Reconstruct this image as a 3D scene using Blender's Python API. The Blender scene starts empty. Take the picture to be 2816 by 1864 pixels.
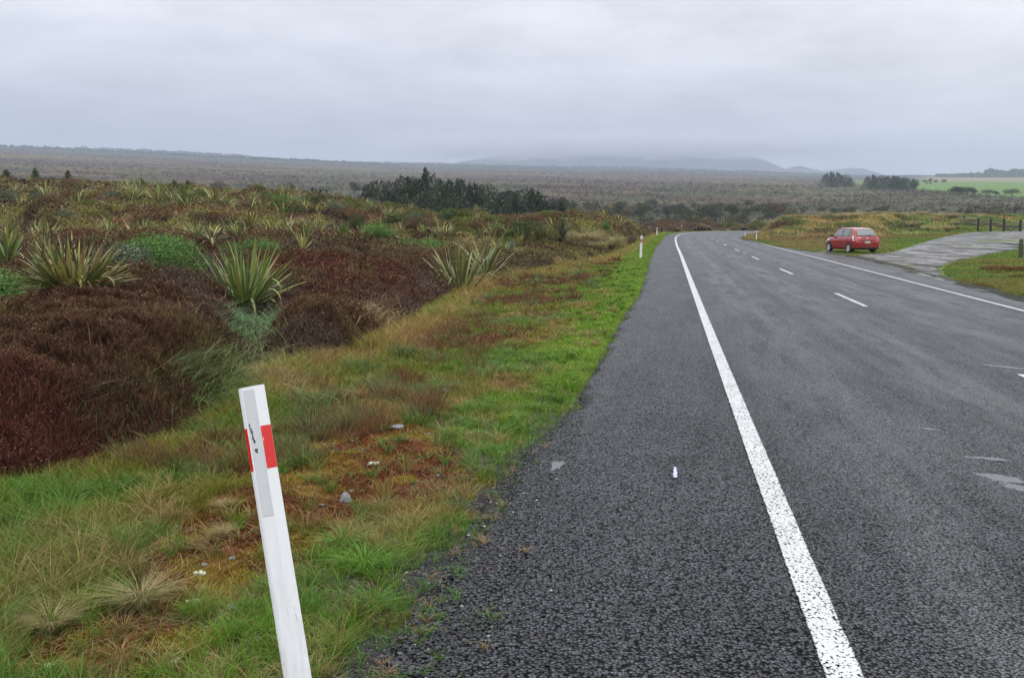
import bpy, math, random
import numpy as np
from math import radians, sin, cos, pi
from mathutils import Vector, Matrix

random.seed(7)
RNG = np.random.default_rng(11)
sc = bpy.context.scene
COL = sc.collection

# ------------------------------------------------------------------ camera
FPX, CAM_H, HORIZON = 2740.0, 1.75, 604.0        # focal length in photo pixels, eye height, horizon row
PITCH = math.atan((932 - HORIZON) / FPX)
cam_d = bpy.data.cameras.new('camera')
cam = bpy.data.objects.new('camera', cam_d)
COL.objects.link(cam)
cam_d.sensor_width = 36.0
cam_d.lens = FPX / 2816 * 36.0
cam_d.clip_start = 0.05
cam_d.clip_end = 30000
cam.location = (0, 0, CAM_H)
cam.rotation_euler = (pi / 2 - PITCH, 0, 0)
sc.camera = cam

# ------------------------------------------------------------------ exposure, light, sky
sc.view_settings.view_transform = 'Standard'
sc.view_settings.look = 'None'
sc.view_settings.gamma = 1
sc.view_settings.exposure = 0.0
try:
    sc.cycles.max_bounces = 5
    sc.cycles.diffuse_bounces = 2
    sc.cycles.glossy_bounces = 2
    sc.cycles.transmission_bounces = 3
    sc.cycles.volume_bounces = 1
    sc.cycles.use_denoising = True
    sc.cycles.volume_max_steps = 64
except Exception:
    pass
SUN_EL, SUN_AZ = radians(52), radians(35)
sun_d = bpy.data.lights.new('sun', 'SUN')
sun_d.energy = 0.6
sun_d.angle = radians(25)
sun_d.color = (1.0, 0.97, 0.93)
sun = bpy.data.objects.new('sun', sun_d)
COL.objects.link(sun)
sun.rotation_euler = (pi / 2 - SUN_EL, 0, pi - SUN_AZ)


class NT:
    """small helper for writing node trees"""
    def __init__(s, tree):
        s.t = tree
        s.n = tree.nodes
        s.l = tree.links

    def add(s, typ, props=None, **ins):
        nd = s.n.new(typ)
        for k, v in (props or {}).items():
            setattr(nd, k, v)
        for k, v in ins.items():
            key = k.replace('_', ' ')
            s.set(nd, key, v)
        return nd

    def set(s, nd, key, v):
        sock = nd.inputs[int(key[1:])] if (key[0] == 'i' and key[1:].isdigit()) else nd.inputs[key]
        if hasattr(v, 'is_linked') or isinstance(v, bpy.types.NodeSocket):
            s.l.new(v, sock)
        else:
            sock.default_value = v

    def math(s, op, a, b=0.0, clamp=False):
        return s.add('ShaderNodeMath', {'operation': op, 'use_clamp': clamp}, i0=a, i1=b).outputs[0]

    def ramp(s, fac, pts, interp='LINEAR'):
        nd = s.n.new('ShaderNodeValToRGB')
        nd.color_ramp.interpolation = interp
        e = nd.color_ramp.elements
        while len(e) < len(pts):
            e.new(0.5)
        for i, (p, c) in enumerate(pts):
            e[i].position = p
            e[i].color = (c, c, c, 1) if isinstance(c, (int, float)) else (*c, 1)
        s.l.new(fac, nd.inputs[0])
        return nd.outputs[0]

    def mix(s, fac, a, b, blend='MIX'):
        nd = s.n.new('ShaderNodeMix')
        nd.data_type = 'RGBA'
        nd.blend_type = blend
        for sock, v in ((nd.inputs[0], fac), (nd.inputs[6], a), (nd.inputs[7], b)):
            if isinstance(v, bpy.types.NodeSocket):
                s.l.new(v, sock)
            elif isinstance(v, tuple) and len(v) == 3:
                sock.default_value = (*v, 1)
            else:
                sock.default_value = v
        return nd.outputs[2]

    def noise(s, vec, scale, detail=4, rough=0.55, dist=0.0, out='Fac'):
        nd = s.add('ShaderNodeTexNoise', None, Scale=scale, Detail=detail, Roughness=rough, Distortion=dist)
        if vec is not None:
            s.l.new(vec, nd.inputs['Vector'])
        return nd.outputs[0 if out == 'Fac' else 1]


world = bpy.data.worlds.new('World')
sc.world = world
world.use_nodes = True
w = NT(world.node_tree)
w.n.clear()
tc = w.add('ShaderNodeTexCoord')
sep = w.add('ShaderNodeSeparateXYZ', None, Vector=tc.outputs['Generated'])
zc = w.math('MAXIMUM', sep.outputs[2], 0.0)
zz = w.math('ADD', zc, 0.17)
cloud_p = w.add('ShaderNodeCombineXYZ', None, X=w.math('DIVIDE', sep.outputs[0], zz), Y=w.math('DIVIDE', sep.outputs[1], zz), Z=0.0).outputs[0]
base = w.ramp(zc, [(0.0, (0.47, 0.515, 0.60)), (0.035, (0.445, 0.485, 0.565)), (0.075, (0.50, 0.53, 0.605)),
                   (0.13, (0.63, 0.655, 0.725)), (0.21, (0.76, 0.785, 0.86)), (0.45, (1.18, 1.22, 1.30)), (1.0, (1.90, 1.97, 2.10))])
n1 = w.noise(cloud_p, 0.9, 6, 0.55, 0.3)
n2 = w.noise(cloud_p, 2.9, 6, 0.6, 0.2)
nn = w.math('ADD', w.math('MULTIPLY', n1, 0.65), w.math('MULTIPLY', n2, 0.35))
shade = w.ramp(nn, [(0.34, 0.78), (0.5, 1.0), (0.66, 1.20)])
# brighter break low on the right, duller bank low on the left
side = w.ramp(w.math('ADD', w.math('MULTIPLY', sep.outputs[0], 0.9), 0.5), [(0.05, (0.80, 0.835, 0.875)), (0.5, (1.0, 1.0, 1.0)), (0.95, (1.17, 1.155, 1.13))])
low = w.ramp(zc, [(0.0, 1.0), (0.10, 0.75), (0.21, 0.15)])
side2 = w.mix(low, (1.0, 1.0, 1.0), side)
cloudc = w.mix(1.0, w.mix(1.0, w.mix(1.0, base, shade, 'MULTIPLY'), side2, 'MULTIPLY'), (1.41, 1.38, 1.33), 'MULTIPLY')
sky = w.add('ShaderNodeTexSky', {'sky_type': 'NISHITA', 'sun_disc': False})
sky.sun_elevation = SUN_EL
sky.sun_rotation = SUN_AZ
sky.dust_density = 4.0
bg1 = w.add('ShaderNodeBackground', None, Color=sky.outputs[0], Strength=0.05)
bg2 = w.add('ShaderNodeBackground', None, Color=cloudc, Strength=1.0)
mx = w.add('ShaderNodeMixShader', None, i0=0.92, i1=bg1.outputs[0], i2=bg2.outputs[0])
wo = w.add('ShaderNodeOutputWorld', None, Surface=mx.outputs[0])


# ------------------------------------------------------------------ helpers
def px_ray(px, py):
    a = (px - 1408) / FPX
    b = (932 - py) / FPX
    return a, cos(PITCH) + b * sin(PITCH), -sin(PITCH) + b * cos(PITCH)


def ground_at(px, py, zoff=0.0):
    """the place on the ground seen at that photo position"""
    a, dy, dz = px_ray(px, py)
    t = np.geomspace(2.5, 6000, 6000)
    z = terrain(a * t, dy * t) + zoff
    below = (CAM_H + dz * t) < z
    i = int(np.argmax(below)) if below.any() else len(t) - 1
    t0, t1 = t[max(i - 1, 0)], t[i]
    for _ in range(18):
        tm = (t0 + t1) / 2
        if CAM_H + dz * tm < float(terrain(np.array([a * tm]), np.array([dy * tm]))[0]) + zoff:
            t1 = tm
        else:
            t0 = tm
    x, y = a * t1, dy * t1
    return x, y, float(terrain(np.array([x]), np.array([y]))[0])


def at_dist(px, d):
    """ground point in the direction of a photo column at depth d"""
    x = (px - 1408) / FPX * d
    return x, d, float(terrain(np.array([x]), np.array([d]))[0])


def height_to_row(y, zg, row):
    """height above zg that reaches photo row at depth y"""
    return CAM_H + y * math.tan(math.atan((932 - row) / FPX) - PITCH) - zg


def hash2(ix, iy, seed):
    h = (ix.astype(np.int64) * 374761393 + iy.astype(np.int64) * 668265263 + seed * 974634777) & 0xFFFFFFFF
    h = ((h ^ (h >> 13)) * 1274126177) & 0xFFFFFFFF
    return ((h ^ (h >> 16)) & 0xFFFF) / 65535.0


def vnoise(x, y, seed=0):
    ix, iy = np.floor(x), np.floor(y)
    fx, fy = x - ix, y - iy
    fx, fy = fx * fx * (3 - 2 * fx), fy * fy * (3 - 2 * fy)
    a, b = hash2(ix, iy, seed), hash2(ix + 1, iy, seed)
    c, d = hash2(ix, iy + 1, seed), hash2(ix + 1, iy + 1, seed)
    return (a * (1 - fx) + b * fx) * (1 - fy) + (c * (1 - fx) + d * fx) * fy


def fbm(x, y, scale, octv=3, seed=0):
    s, amp, tot = 0.0, 1.0, 0.0
    for o in range(octv):
        s = s + amp * vnoise(x * scale, y * scale, seed + o * 17)
        tot += amp
        amp *= 0.5
        scale *= 2.03
    return s / tot


def sstep(a, b, x):
    t = np.clip((x - a) / (b - a), 0, 1)
    return t * t * (3 - 2 * t)


def resample(P, step):
    P = np.array(P, float)
    s = np.r_[0, np.cumsum(np.hypot(*np.diff(P, axis=0).T))]
    n = max(2, int(s[-1] / step))
    q = np.linspace(0, s[-1], n)
    out = np.c_[np.interp(q, s, P[:, 0]), np.interp(q, s, P[:, 1])]
    return out


def smooth_line(P, k, it=1):
    P = P.copy()
    for _ in range(it):
        Q = P.copy()
        for j in range(1, k + 1):
            lo = np.clip(np.arange(len(P)) - j, 0, len(P) - 1)
            hi = np.clip(np.arange(len(P)) + j, 0, len(P) - 1)
            Q += P[lo] + P[hi]
        Q /= (2 * k + 1)
        Q[0], Q[-1] = P[0], P[-1]
        P = Q
    return P


def normals_of(P):
    T = np.gradient(P, axis=0)
    T /= np.hypot(T[:, 0], T[:, 1])[:, None]
    return np.c_[T[:, 1], -T[:, 0]]          # to the right of travel


FIELDS = {}
FX, FY = np.arange(-110, 150, .4), np.arange(-12, 300, .4)


def sdist(P, x, y):
    """signed distance to polyline P, read from a distance field: positive to the left of travel"""
    x = np.asarray(x, float).ravel()
    y = np.asarray(y, float).ravel()
    if id(P) not in FIELDS:
        a, b = np.meshgrid(FX, FY, indexing='ij')
        FIELDS[id(P)] = (P, sdist_near(P, a.ravel(), b.ravel()).reshape(a.shape))
    Fd = FIELDS[id(P)][1]
    out = np.where(x < 40 * (y > 0), 300.0, -300.0)
    u, v = (x - FX[0]) / .4, (y - FY[0]) / .4
    k = (u >= 0) & (v >= 0) & (u < len(FX) - 1.01) & (v < len(FY) - 1.01)
    u, v = u[k], v[k]
    i, j = u.astype(int), v.astype(int)
    fu, fv = u - i, v - j
    out[k] = (Fd[i, j] * (1 - fu) + Fd[i + 1, j] * fu) * (1 - fv) + (Fd[i, j + 1] * (1 - fu) + Fd[i + 1, j + 1] * fu) * fv
    return out


def sdist_near(P, x, y):
    out = np.empty(len(x))
    A, B = P[:-1], P[1:]
    AB = B - A
    L2 = (AB ** 2).sum(1)
    for i in range(0, len(x), 20000):
        X = np.c_[x[i:i + 20000], y[i:i + 20000]]
        AP = X[:, None, :] - A[None]
        t = np.clip((AP * AB).sum(2) / L2, 0, 1)
        d = AP - t[..., None] * AB
        dd = (d ** 2).sum(2)
        j = dd.argmin(1)
        r = np.arange(len(X))
        cr = AB[j, 0] * AP[r, j, 1] - AB[j, 1] * AP[r, j, 0]
        out[i:i + 20000] = np.sqrt(dd[r, j]) * np.where(cr >= 0, 1, -1)
    return out


# ------------------------------------------------------------------ plan of the road
LINE = smooth_line(resample([(-0.1, -6), (0.72, 0), (1.28, 3.65), (1.63, 5.96), (2.19, 9.6), (3.16, 15.9), (5.50, 31), (8.36, 49.4), (11.2, 68),
                 (13.9, 85.1), (16.9, 103.3), (19.7, 117.5), (23.0, 131), (26.9, 142), (33, 151.5), (42, 158), (55, 162), (80, 166), (140, 170)], 1.0), 3, 3)
EDGE_L = resample([(-1.4, -6), (-1.0, 0), (-0.64, 3.65), (-0.42, 4.3), (-0.33, 5.0), (-0.2, 5.9), (0.0, 7.07), (0.54, 9.05), (0.93, 11.42), (2.03, 18.2),
                 (3.03, 23.6), (6.1, 44.3), (9.0, 63), (11.7, 78.7), (15.6, 103), (18.5, 118.5), (21.8, 132.5), (25.9, 143.8), (32, 153.6),
                 (41.5, 160), (55, 164), (80, 168), (140, 172)], 1.5)
HEATH = resample([(-5.5, -5), (-4.5, 3), (-3.9, 6.2), (-3.31, 6.88), (-3.1, 7.5), (-2.8, 8.4), (-2.81, 10.2), (-3.05, 12.3), (-2.2, 12.9), (-1.95, 15.4), (-1.42, 21.1),
                (-1.1, 28.6), (0.2, 31), (4.0, 44.5), (7.2, 62), (10.0, 78.7), (14.2, 104), (17.0, 120), (20.5, 134), (25, 145.5), (31, 155), (41, 162), (55, 166), (80, 170), (140, 174)], 1.5)
LN = normals_of(LINE)
LS = np.r_[0, np.cumsum(np.hypot(*np.diff(LINE, axis=0).T))]


def cross_z(d, y):
    """road crossfall: falls to the right of the left line; banked more in the bend"""
    k = 0.036 + 0.022 * sstep(80, 130, y)
    return -k * np.maximum(d, 0)


def offset_line(d, step=1):
    return LINE + LN * d


EDGE_R = resample([(8.0, -6), (8.9, 0), (9.9, 8), (11.6, 18), (12.9, 25), (14.4, 32), (15.7, 38.8), (17.0, 44.3), (18.9, 55), (19.2, 60), (19.2, 66), (19.8, 74),
                   (20.8, 84), (22.9, 98), (24.6, 108), (26.6, 117), (29.8, 127), (33, 134), (38, 141.5), (44, 147), (55, 151), (80, 155), (140, 159)], 1.5)

CR_PX = np.array([-1400, 0, 300, 560, 800, 930, 1000, 1100, 1250, 1400, 1550, 1650, 1720, 1790, 1850, 1950, 2050, 2150])
CR_ROW = np.array([497, 507, 512, 515, 522, 542, 558, 568, 584, 584, 574, 566, 577, 600, 607, 609, 611, 612])
CR_D = np.array([120, 120, 118, 115, 110, 100, 92, 82, 75, 75, 80, 86, 92, 120, 155, 172, 178, 180])
PL_PX = np.array([-1400, 0, 400, 600, 940, 1200, 1500, 1900, 2150, 2400, 2816, 4200])
PL_ROW = np.array([427, 429, 436, 442, 451, 460, 466, 477, 486, 493, 502, 508])


def mound_k(px, y):
    wm = 1 - sstep(2350, 2500, px)
    return sstep(118 - 16 * wm, 140 - 18 * wm, y - 0.008 * np.clip(px - 2400, 0, 600))


def terrain(x, y):
    shp = np.shape(x)
    x = np.asarray(x, float).ravel()
    y = np.asarray(y, float).ravel()
    D = np.hypot(x, y)
    px = np.where(y > 0.5, 1408 + FPX * x / np.maximum(y, 0.5), np.where(x > 0, 5000, -2000))
    e = sdist(EDGE_L, x, y)
    er = -sdist(EDGE_R, x, y)
    # far plain
    yr = np.interp(px, PL_PX, PL_ROW)
    Dp = np.minimum(D, 3600)
    plain = CAM_H + (Dp - 250) * (HORIZON - yr) / FPX * 1.08 + (fbm(x, y, 1 / 260, 3, 5) - 0.5) * 0.0035 * Dp
    plain -= np.maximum(D - 3600, 0) * 0.02
    # heath rise on the left
    Dc = np.interp(px, CR_PX, CR_D)
    zcr = CAM_H + Dc * (HORIZON - np.interp(px, CR_PX, CR_ROW)) / FPX - 1.1
    t = np.clip((D - 13) / np.maximum(Dc - 13, 5), 0, 1)
    rise = zcr * (0.45 * t + 0.55 * t * t * (3 - 2 * t))
    lump = (fbm(x, y, 1 / 14, 3, 3) - 0.5) * 1.2 * sstep(15, 45, D)
    wl = np.interp(D, [0, 30, 60, 200], [10, 8, 4, 3.5])
    near_l = (rise + lump) * sstep(0.9, 1 + wl, e) - 0.12 * sstep(0.5, 3, e) * (1 - sstep(3, 12, e))
    k2 = sstep(0, 1, (D - Dc) / np.maximum(Dc * 0.55, 40))
    near_l = near_l * (1 - k2) + plain * k2
    # right side
    d_line = -sdist(LINE, x, y)
    zr_edge = cross_z(np.minimum(d_line, 8.2), y)
    right = zr_edge + 0.030 * np.clip(er - 4, 0, 30) * sstep(45, 95, y) + 0.0
    mound_px = sstep(2035, 2120, px)
    far_in = mound_k(px, y)
    mrow = np.interp(px, [2040, 2090, 2150, 2300, 2420, 2500, 2816, 4000], [622, 603, 597, 597, 592, 592, 590, 588])
    mz = CAM_H + 145 * (HORIZON - mrow) / FPX - 0.35
    m = far_in * sstep(0.4, 4.5, er) * mound_px
    right = right * (1 - m) + (mz + (fbm(x, y, 1 / 9, 3, 9) - 0.5) * 1.1) * m
    right -= 0.03 * np.maximum(-y, 0) * 0
    k3 = sstep(165, 250, y)
    right = right * (1 - k3) + plain * k3
    z = np.where(e > 0, near_l, np.where(er > 0, right, 0))
    # under the road
    onroad = (e <= 0) & (er <= 0)
    zroad = cross_z(d_line, y)
    z = np.where(onroad, zroad - 0.05, z)
    soft_l = sstep(0.0, 0.28, e)
    soft_r = sstep(0.0, 0.35, er)
    z = np.where(e > 0, z - 0.016 * (1 - soft_l) + 0.012 * soft_l, z)
    z = np.where((er > 0) & (e <= 0), z - 0.06 * (1 - soft_r), z)
    k4 = sstep(400, 700, D)
    z = z * (1 - k4) + plain * k4
    micro = (fbm(x, y, 2.2, 3, 21) - 0.5) * 0.10 * sstep(0.1, 0.8, e) * (D < 60)
    z = z + micro
    return z.reshape(shp)


def link(o, parent=None):
    COL.objects.link(o)
    if parent is not None:
        o.parent = parent
    return o


def tag(o, label=None, cat=None, group=None, kind=None):
    if label: o['label'] = label
    if cat: o['category'] = cat
    if group: o['group'] = group
    if kind: o['kind'] = kind
    return o


def raw_mesh(name, V, loops, totals, mats, tint=None, midx=None, smooth=False, extra=None):
    me = bpy.data.meshes.new(name)
    V = np.asarray(V, np.float32)
    loops = np.asarray(loops, np.int32).ravel()
    totals = np.asarray(totals, np.int32)
    me.vertices.add(len(V))
    me.vertices.foreach_set('co', V.ravel())
    me.loops.add(len(loops))
    me.loops.foreach_set('vertex_index', loops)
    me.polygons.add(len(totals))
    starts = np.r_[0, np.cumsum(totals)[:-1]].astype(np.int32)
    me.polygons.foreach_set('loop_start', starts)
    me.polygons.foreach_set('loop_total', totals)
    if midx is not None:
        me.polygons.foreach_set('material_index', np.asarray(midx, np.int32))
    me.polygons.foreach_set('use_smooth', np.full(len(totals), bool(smooth)))
    for m in (mats if isinstance(mats, (list, tuple)) else [mats]):
        me.materials.append(m)
    if tint is not None:
        a = me.color_attributes.new('tint', 'FLOAT_COLOR', 'POINT')
        c = np.ones((len(V), 4), np.float32)
        c[:, :3] = tint
        a.data.foreach_set('color', c.ravel())
    for k, v in (extra or {}).items():
        a = me.attributes.new(k, 'FLOAT', 'POINT')
        a.data.foreach_set('value', np.asarray(v, np.float32))
    me.update(calc_edges=True)
    return me


def mesh_obj(name, me, parent=None):
    return link(bpy.data.objects.new(name, me), parent)


def grid_mesh(name, G, mats, tint=None, smooth=True, extra=None, close_u=False, wrap=False):
    """G: (n, m, 3) array of points"""
    n, m = G.shape[:2]
    idx = np.arange(n * m).reshape(n, m)
    if wrap:
        idx = np.vstack([idx, idx[:1]])
    q = np.stack([idx[:-1, :-1], idx[:-1, 1:], idx[1:, 1:], idx[1:, :-1]], -1).reshape(-1, 4)
    return raw_mesh(name, G.reshape(-1, 3), q, np.full(len(q), 4), mats, tint, None, smooth, extra)


class MB:
    """collects plain shapes into one mesh"""
    def __init__(s):
        s.v, s.f = [], []

    def add(s, V, Fs):
        o = len(s.v)
        s.v += [tuple(v) for v in V]
        s.f += [tuple(i + o for i in f) for f in Fs]

    def box(s, c, d, M=None):
        P = [Vector((c[0] + sx * d[0] / 2, c[1] + sy * d[1] / 2, c[2] + sz * d[2] / 2)) for sz in (-1, 1) for sx, sy in ((-1, -1), (1, -1), (1, 1), (-1, 1))]
        if M is not None:
            P = [M @ p for p in P]
        s.add(P, [(3, 2, 1, 0), (4, 5, 6, 7), (0, 1, 5, 4), (1, 2, 6, 5), (2, 3, 7, 6), (3, 0, 4, 7)])

    def tube(s, pts, r, n=8, cap=True):
        pts = [Vector(p) for p in pts]
        rr = r if isinstance(r, (list, tuple)) else [r] * len(pts)
        rings = []
        for i, p in enumerate(pts):
            t = (pts[min(i + 1, len(pts) - 1)] - pts[max(i - 1, 0)]).normalized()
            up_ = (pts[-1] - pts[0]).normalized()
            a = t.cross(Vector((0, 0, 1)) if abs(up_.z) < .8 else Vector((0, 1, 0)))
            a.normalize()
            b = t.cross(a)
            rings.append([p + (a * cos(2 * pi * k / n) + b * sin(2 * pi * k / n)) * rr[i] for k in range(n)])
        V = [v for rg in rings for v in rg]
        Fs = [(i * n + k, i * n + (k + 1) % n, (i + 1) * n + (k + 1) % n, (i + 1) * n + k) for i in range(len(pts) - 1) for k in range(n)]
        if cap:
            Fs += [tuple(range(n - 1, -1, -1)), tuple((len(pts) - 1) * n + k for k in range(n))]
        s.add(V, Fs)

    def lathe(s, prof, n=32, M=None, closed=False):
        V = [Vector((r * cos(2 * pi * k / n), h, r * sin(2 * pi * k / n))) for r, h in prof for k in range(n)]
        if M is not None:
            V = [M @ v for v in V]
        m = len(prof)
        rg = range(m if closed else m - 1)
        s.add(V, [(i * n + k, i * n + (k + 1) % n, ((i + 1) % m) * n + (k + 1) % n, ((i + 1) % m) * n + k) for i in rg for k in range(n)])

    def build(s, name, mat, parent=None, smooth=False, bevel=0):
        me = bpy.data.meshes.new(name)
        me.from_pydata(s.v, [], s.f)
        me.materials.append(mat)
        if smooth:
            for p in me.polygons:
                p.use_smooth = True
        me.update()
        o = mesh_obj(name, me, parent)
        if bevel:
            b = o.modifiers.new('bevel', 'BEVEL')
            b.width = bevel
            b.segments = 2
        return o


# ------------------------------------------------------------------ materials
def new_mat(name):
    m = bpy.data.materials.new(name)
    m.use_nodes = True
    t = NT(m.node_tree)
    t.n.clear()
    out = t.add('ShaderNodeOutputMaterial')
    return m, t, out


def plain_mat(name, col, rough=0.5, metal=0.0, spec=0.5, coat=0.0, var=0.0, vscale=8.0, bump=0.0):
    m, t, out = new_mat(name)
    b = t.add('ShaderNodeBsdfPrincipled', None, Roughness=rough, Metallic=metal)
    b.inputs['Specular IOR Level'].default_value = spec
    b.inputs['Coat Weight'].default_value = coat
    tcn = t.add('ShaderNodeTexCoord').outputs['Object']
    if var:
        n = t.noise(tcn, vscale, 5, 0.6)
        f = t.ramp(n, [(0.3, 1 - var), (0.7, 1 + var)])
        c = t.mix(1.0, col, f, 'MULTIPLY')
        t.l.new(c, b.inputs['Base Color'])
        if bump:
            bp = t.add('ShaderNodeBump', None, Strength=bump, Height=n, Distance=0.02)
            t.l.new(bp.outputs[0], b.inputs['Normal'])
    else:
        b.inputs['Base Color'].default_value = (*col, 1)
    t.l.new(b.outputs[0], out.inputs[0])
    return m


def leaf_mat(name, rough=0.5, trans=0.25, spec=0.35):
    m, t, out = new_mat(name)
    a = t.add('ShaderNodeAttribute', {'attribute_name': 'tint'})
    b = t.add('ShaderNodeBsdfPrincipled', None, Roughness=rough, Base_Color=a.outputs['Color'])
    b.inputs['Specular IOR Level'].default_value = spec
    if trans > 0:
        tr = t.add('ShaderNodeBsdfTranslucent', None, Color=a.outputs['Color'])
        mxs = t.add('ShaderNodeMixShader', None, i0=trans, i1=b.outputs[0], i2=tr.outputs[0])
        t.l.new(mxs.outputs[0], out.inputs[0])
    else:
        t.l.new(b.outputs[0], out.inputs[0])
    return m


M_GRASS = leaf_mat('grass_blade', 0.6, 0.25, 0.12)
M_TWIG = leaf_mat('heath_twig', 0.9, 0.0, 0.03)
M_LEAF = leaf_mat('leaf', 0.6, 0.12, 0.12)
M_FLAX = leaf_mat('flax_leaf', 0.42, 0.12, 0.35)
M_BARK = plain_mat('bark', (0.10, 0.075, 0.055), 0.9, var=0.4, vscale=6, bump=0.5)

# ground
M_GROUND, g, gout = new_mat('ground_soil')
ga = g.add('ShaderNodeAttribute', {'attribute_name': 'tint'})
geo = g.add('ShaderNodeNewGeometry')
gn = g.noise(geo.outputs['Position'], 9.0, 6, 0.7)
gn2 = g.noise(geo.outputs['Position'], 0.35, 5, 0.65)
gf = g.mix(1.0, g.ramp(gn, [(0.3, 0.6), (0.7, 1.4)]), g.ramp(gn2, [(0.3, 0.8), (0.7, 1.2)]), 'MULTIPLY')
gb = g.add('ShaderNodeBsdfPrincipled', None, Roughness=0.85, Base_Color=g.mix(1.0, ga.outputs['Color'], gf, 'MULTIPLY'))
gb.inputs['Specular IOR Level'].default_value = 0.08
g.l.new(g.add('ShaderNodeBump', None, Strength=0.6, Distance=0.03, Height=gn).outputs[0], gb.inputs['Normal'])
g.l.new(gb.outputs[0], gout.inputs[0])


def chip_nodes(t, pos, scale):
    """stone chips: random colour, facet tilt and height per chip"""
    wob = t.add('ShaderNodeVectorMath', {'operation': 'ADD'}, i0=pos)
    nw = t.noise(pos, scale * 1.3, 2, 0.5, 0, 'Color')
    sc_ = t.add('ShaderNodeVectorMath', {'operation': 'SCALE'}, i0=nw, Scale=0.35 / scale)
    t.l.new(sc_.outputs[0], wob.inputs[1])
    v = t.add('ShaderNodeTexVoronoi', {'feature': 'F1'}, Vector=wob.outputs[0], Scale=scale, Randomness=0.95)
    return v.outputs['Distance'], v.outputs['Color'], wob.outputs[0]


def tilt_normal(t, colr, amt):
    geo_ = t.add('ShaderNodeNewGeometry')
    s1 = t.add('ShaderNodeVectorMath', {'operation': 'SUBTRACT'}, i0=colr, i1=(0.5, 0.5, 0.5))
    s2 = t.add('ShaderNodeVectorMath', {'operation': 'SCALE'}, i0=s1.outputs[0])
    if isinstance(amt, bpy.types.NodeSocket):
        t.l.new(amt, s2.inputs['Scale'])
    else:
        s2.inputs['Scale'].default_value = amt
    s3 = t.add('ShaderNodeVectorMath', {'operation': 'ADD'}, i0=geo_.outputs['Normal'], i1=s2.outputs[0])
    return t.add('ShaderNodeVectorMath', {'operation': 'NORMALIZE'}, i0=s3.outputs[0]).outputs[0]


WATER_SPOTS = []
for _px, _py, _a, _b, _r in [(2292, 1071, .17, .05, 2.9), (2325, 1118, .19, .11, 2.4), (2362, 1142, .18, .10, 2.5), (2145, 1002, .13, .025, 2.5), (2068, 905, .11, .035, 2.6), (2022, 888, .08, .03, 2.6), (1290, 1075, .16, .05, 1.3), (2325, 843, .5, .05, 2.6)]:
    _u = px_ray(_px * 2816 / 2369, _py * 2816 / 2369)
    _t = (CAM_H + (.10 if _px > 1600 else 0)) / -_u[2]
    WATER_SPOTS.append((_u[0] * _t, _u[1] * _t, _a, _b, _r))


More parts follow.
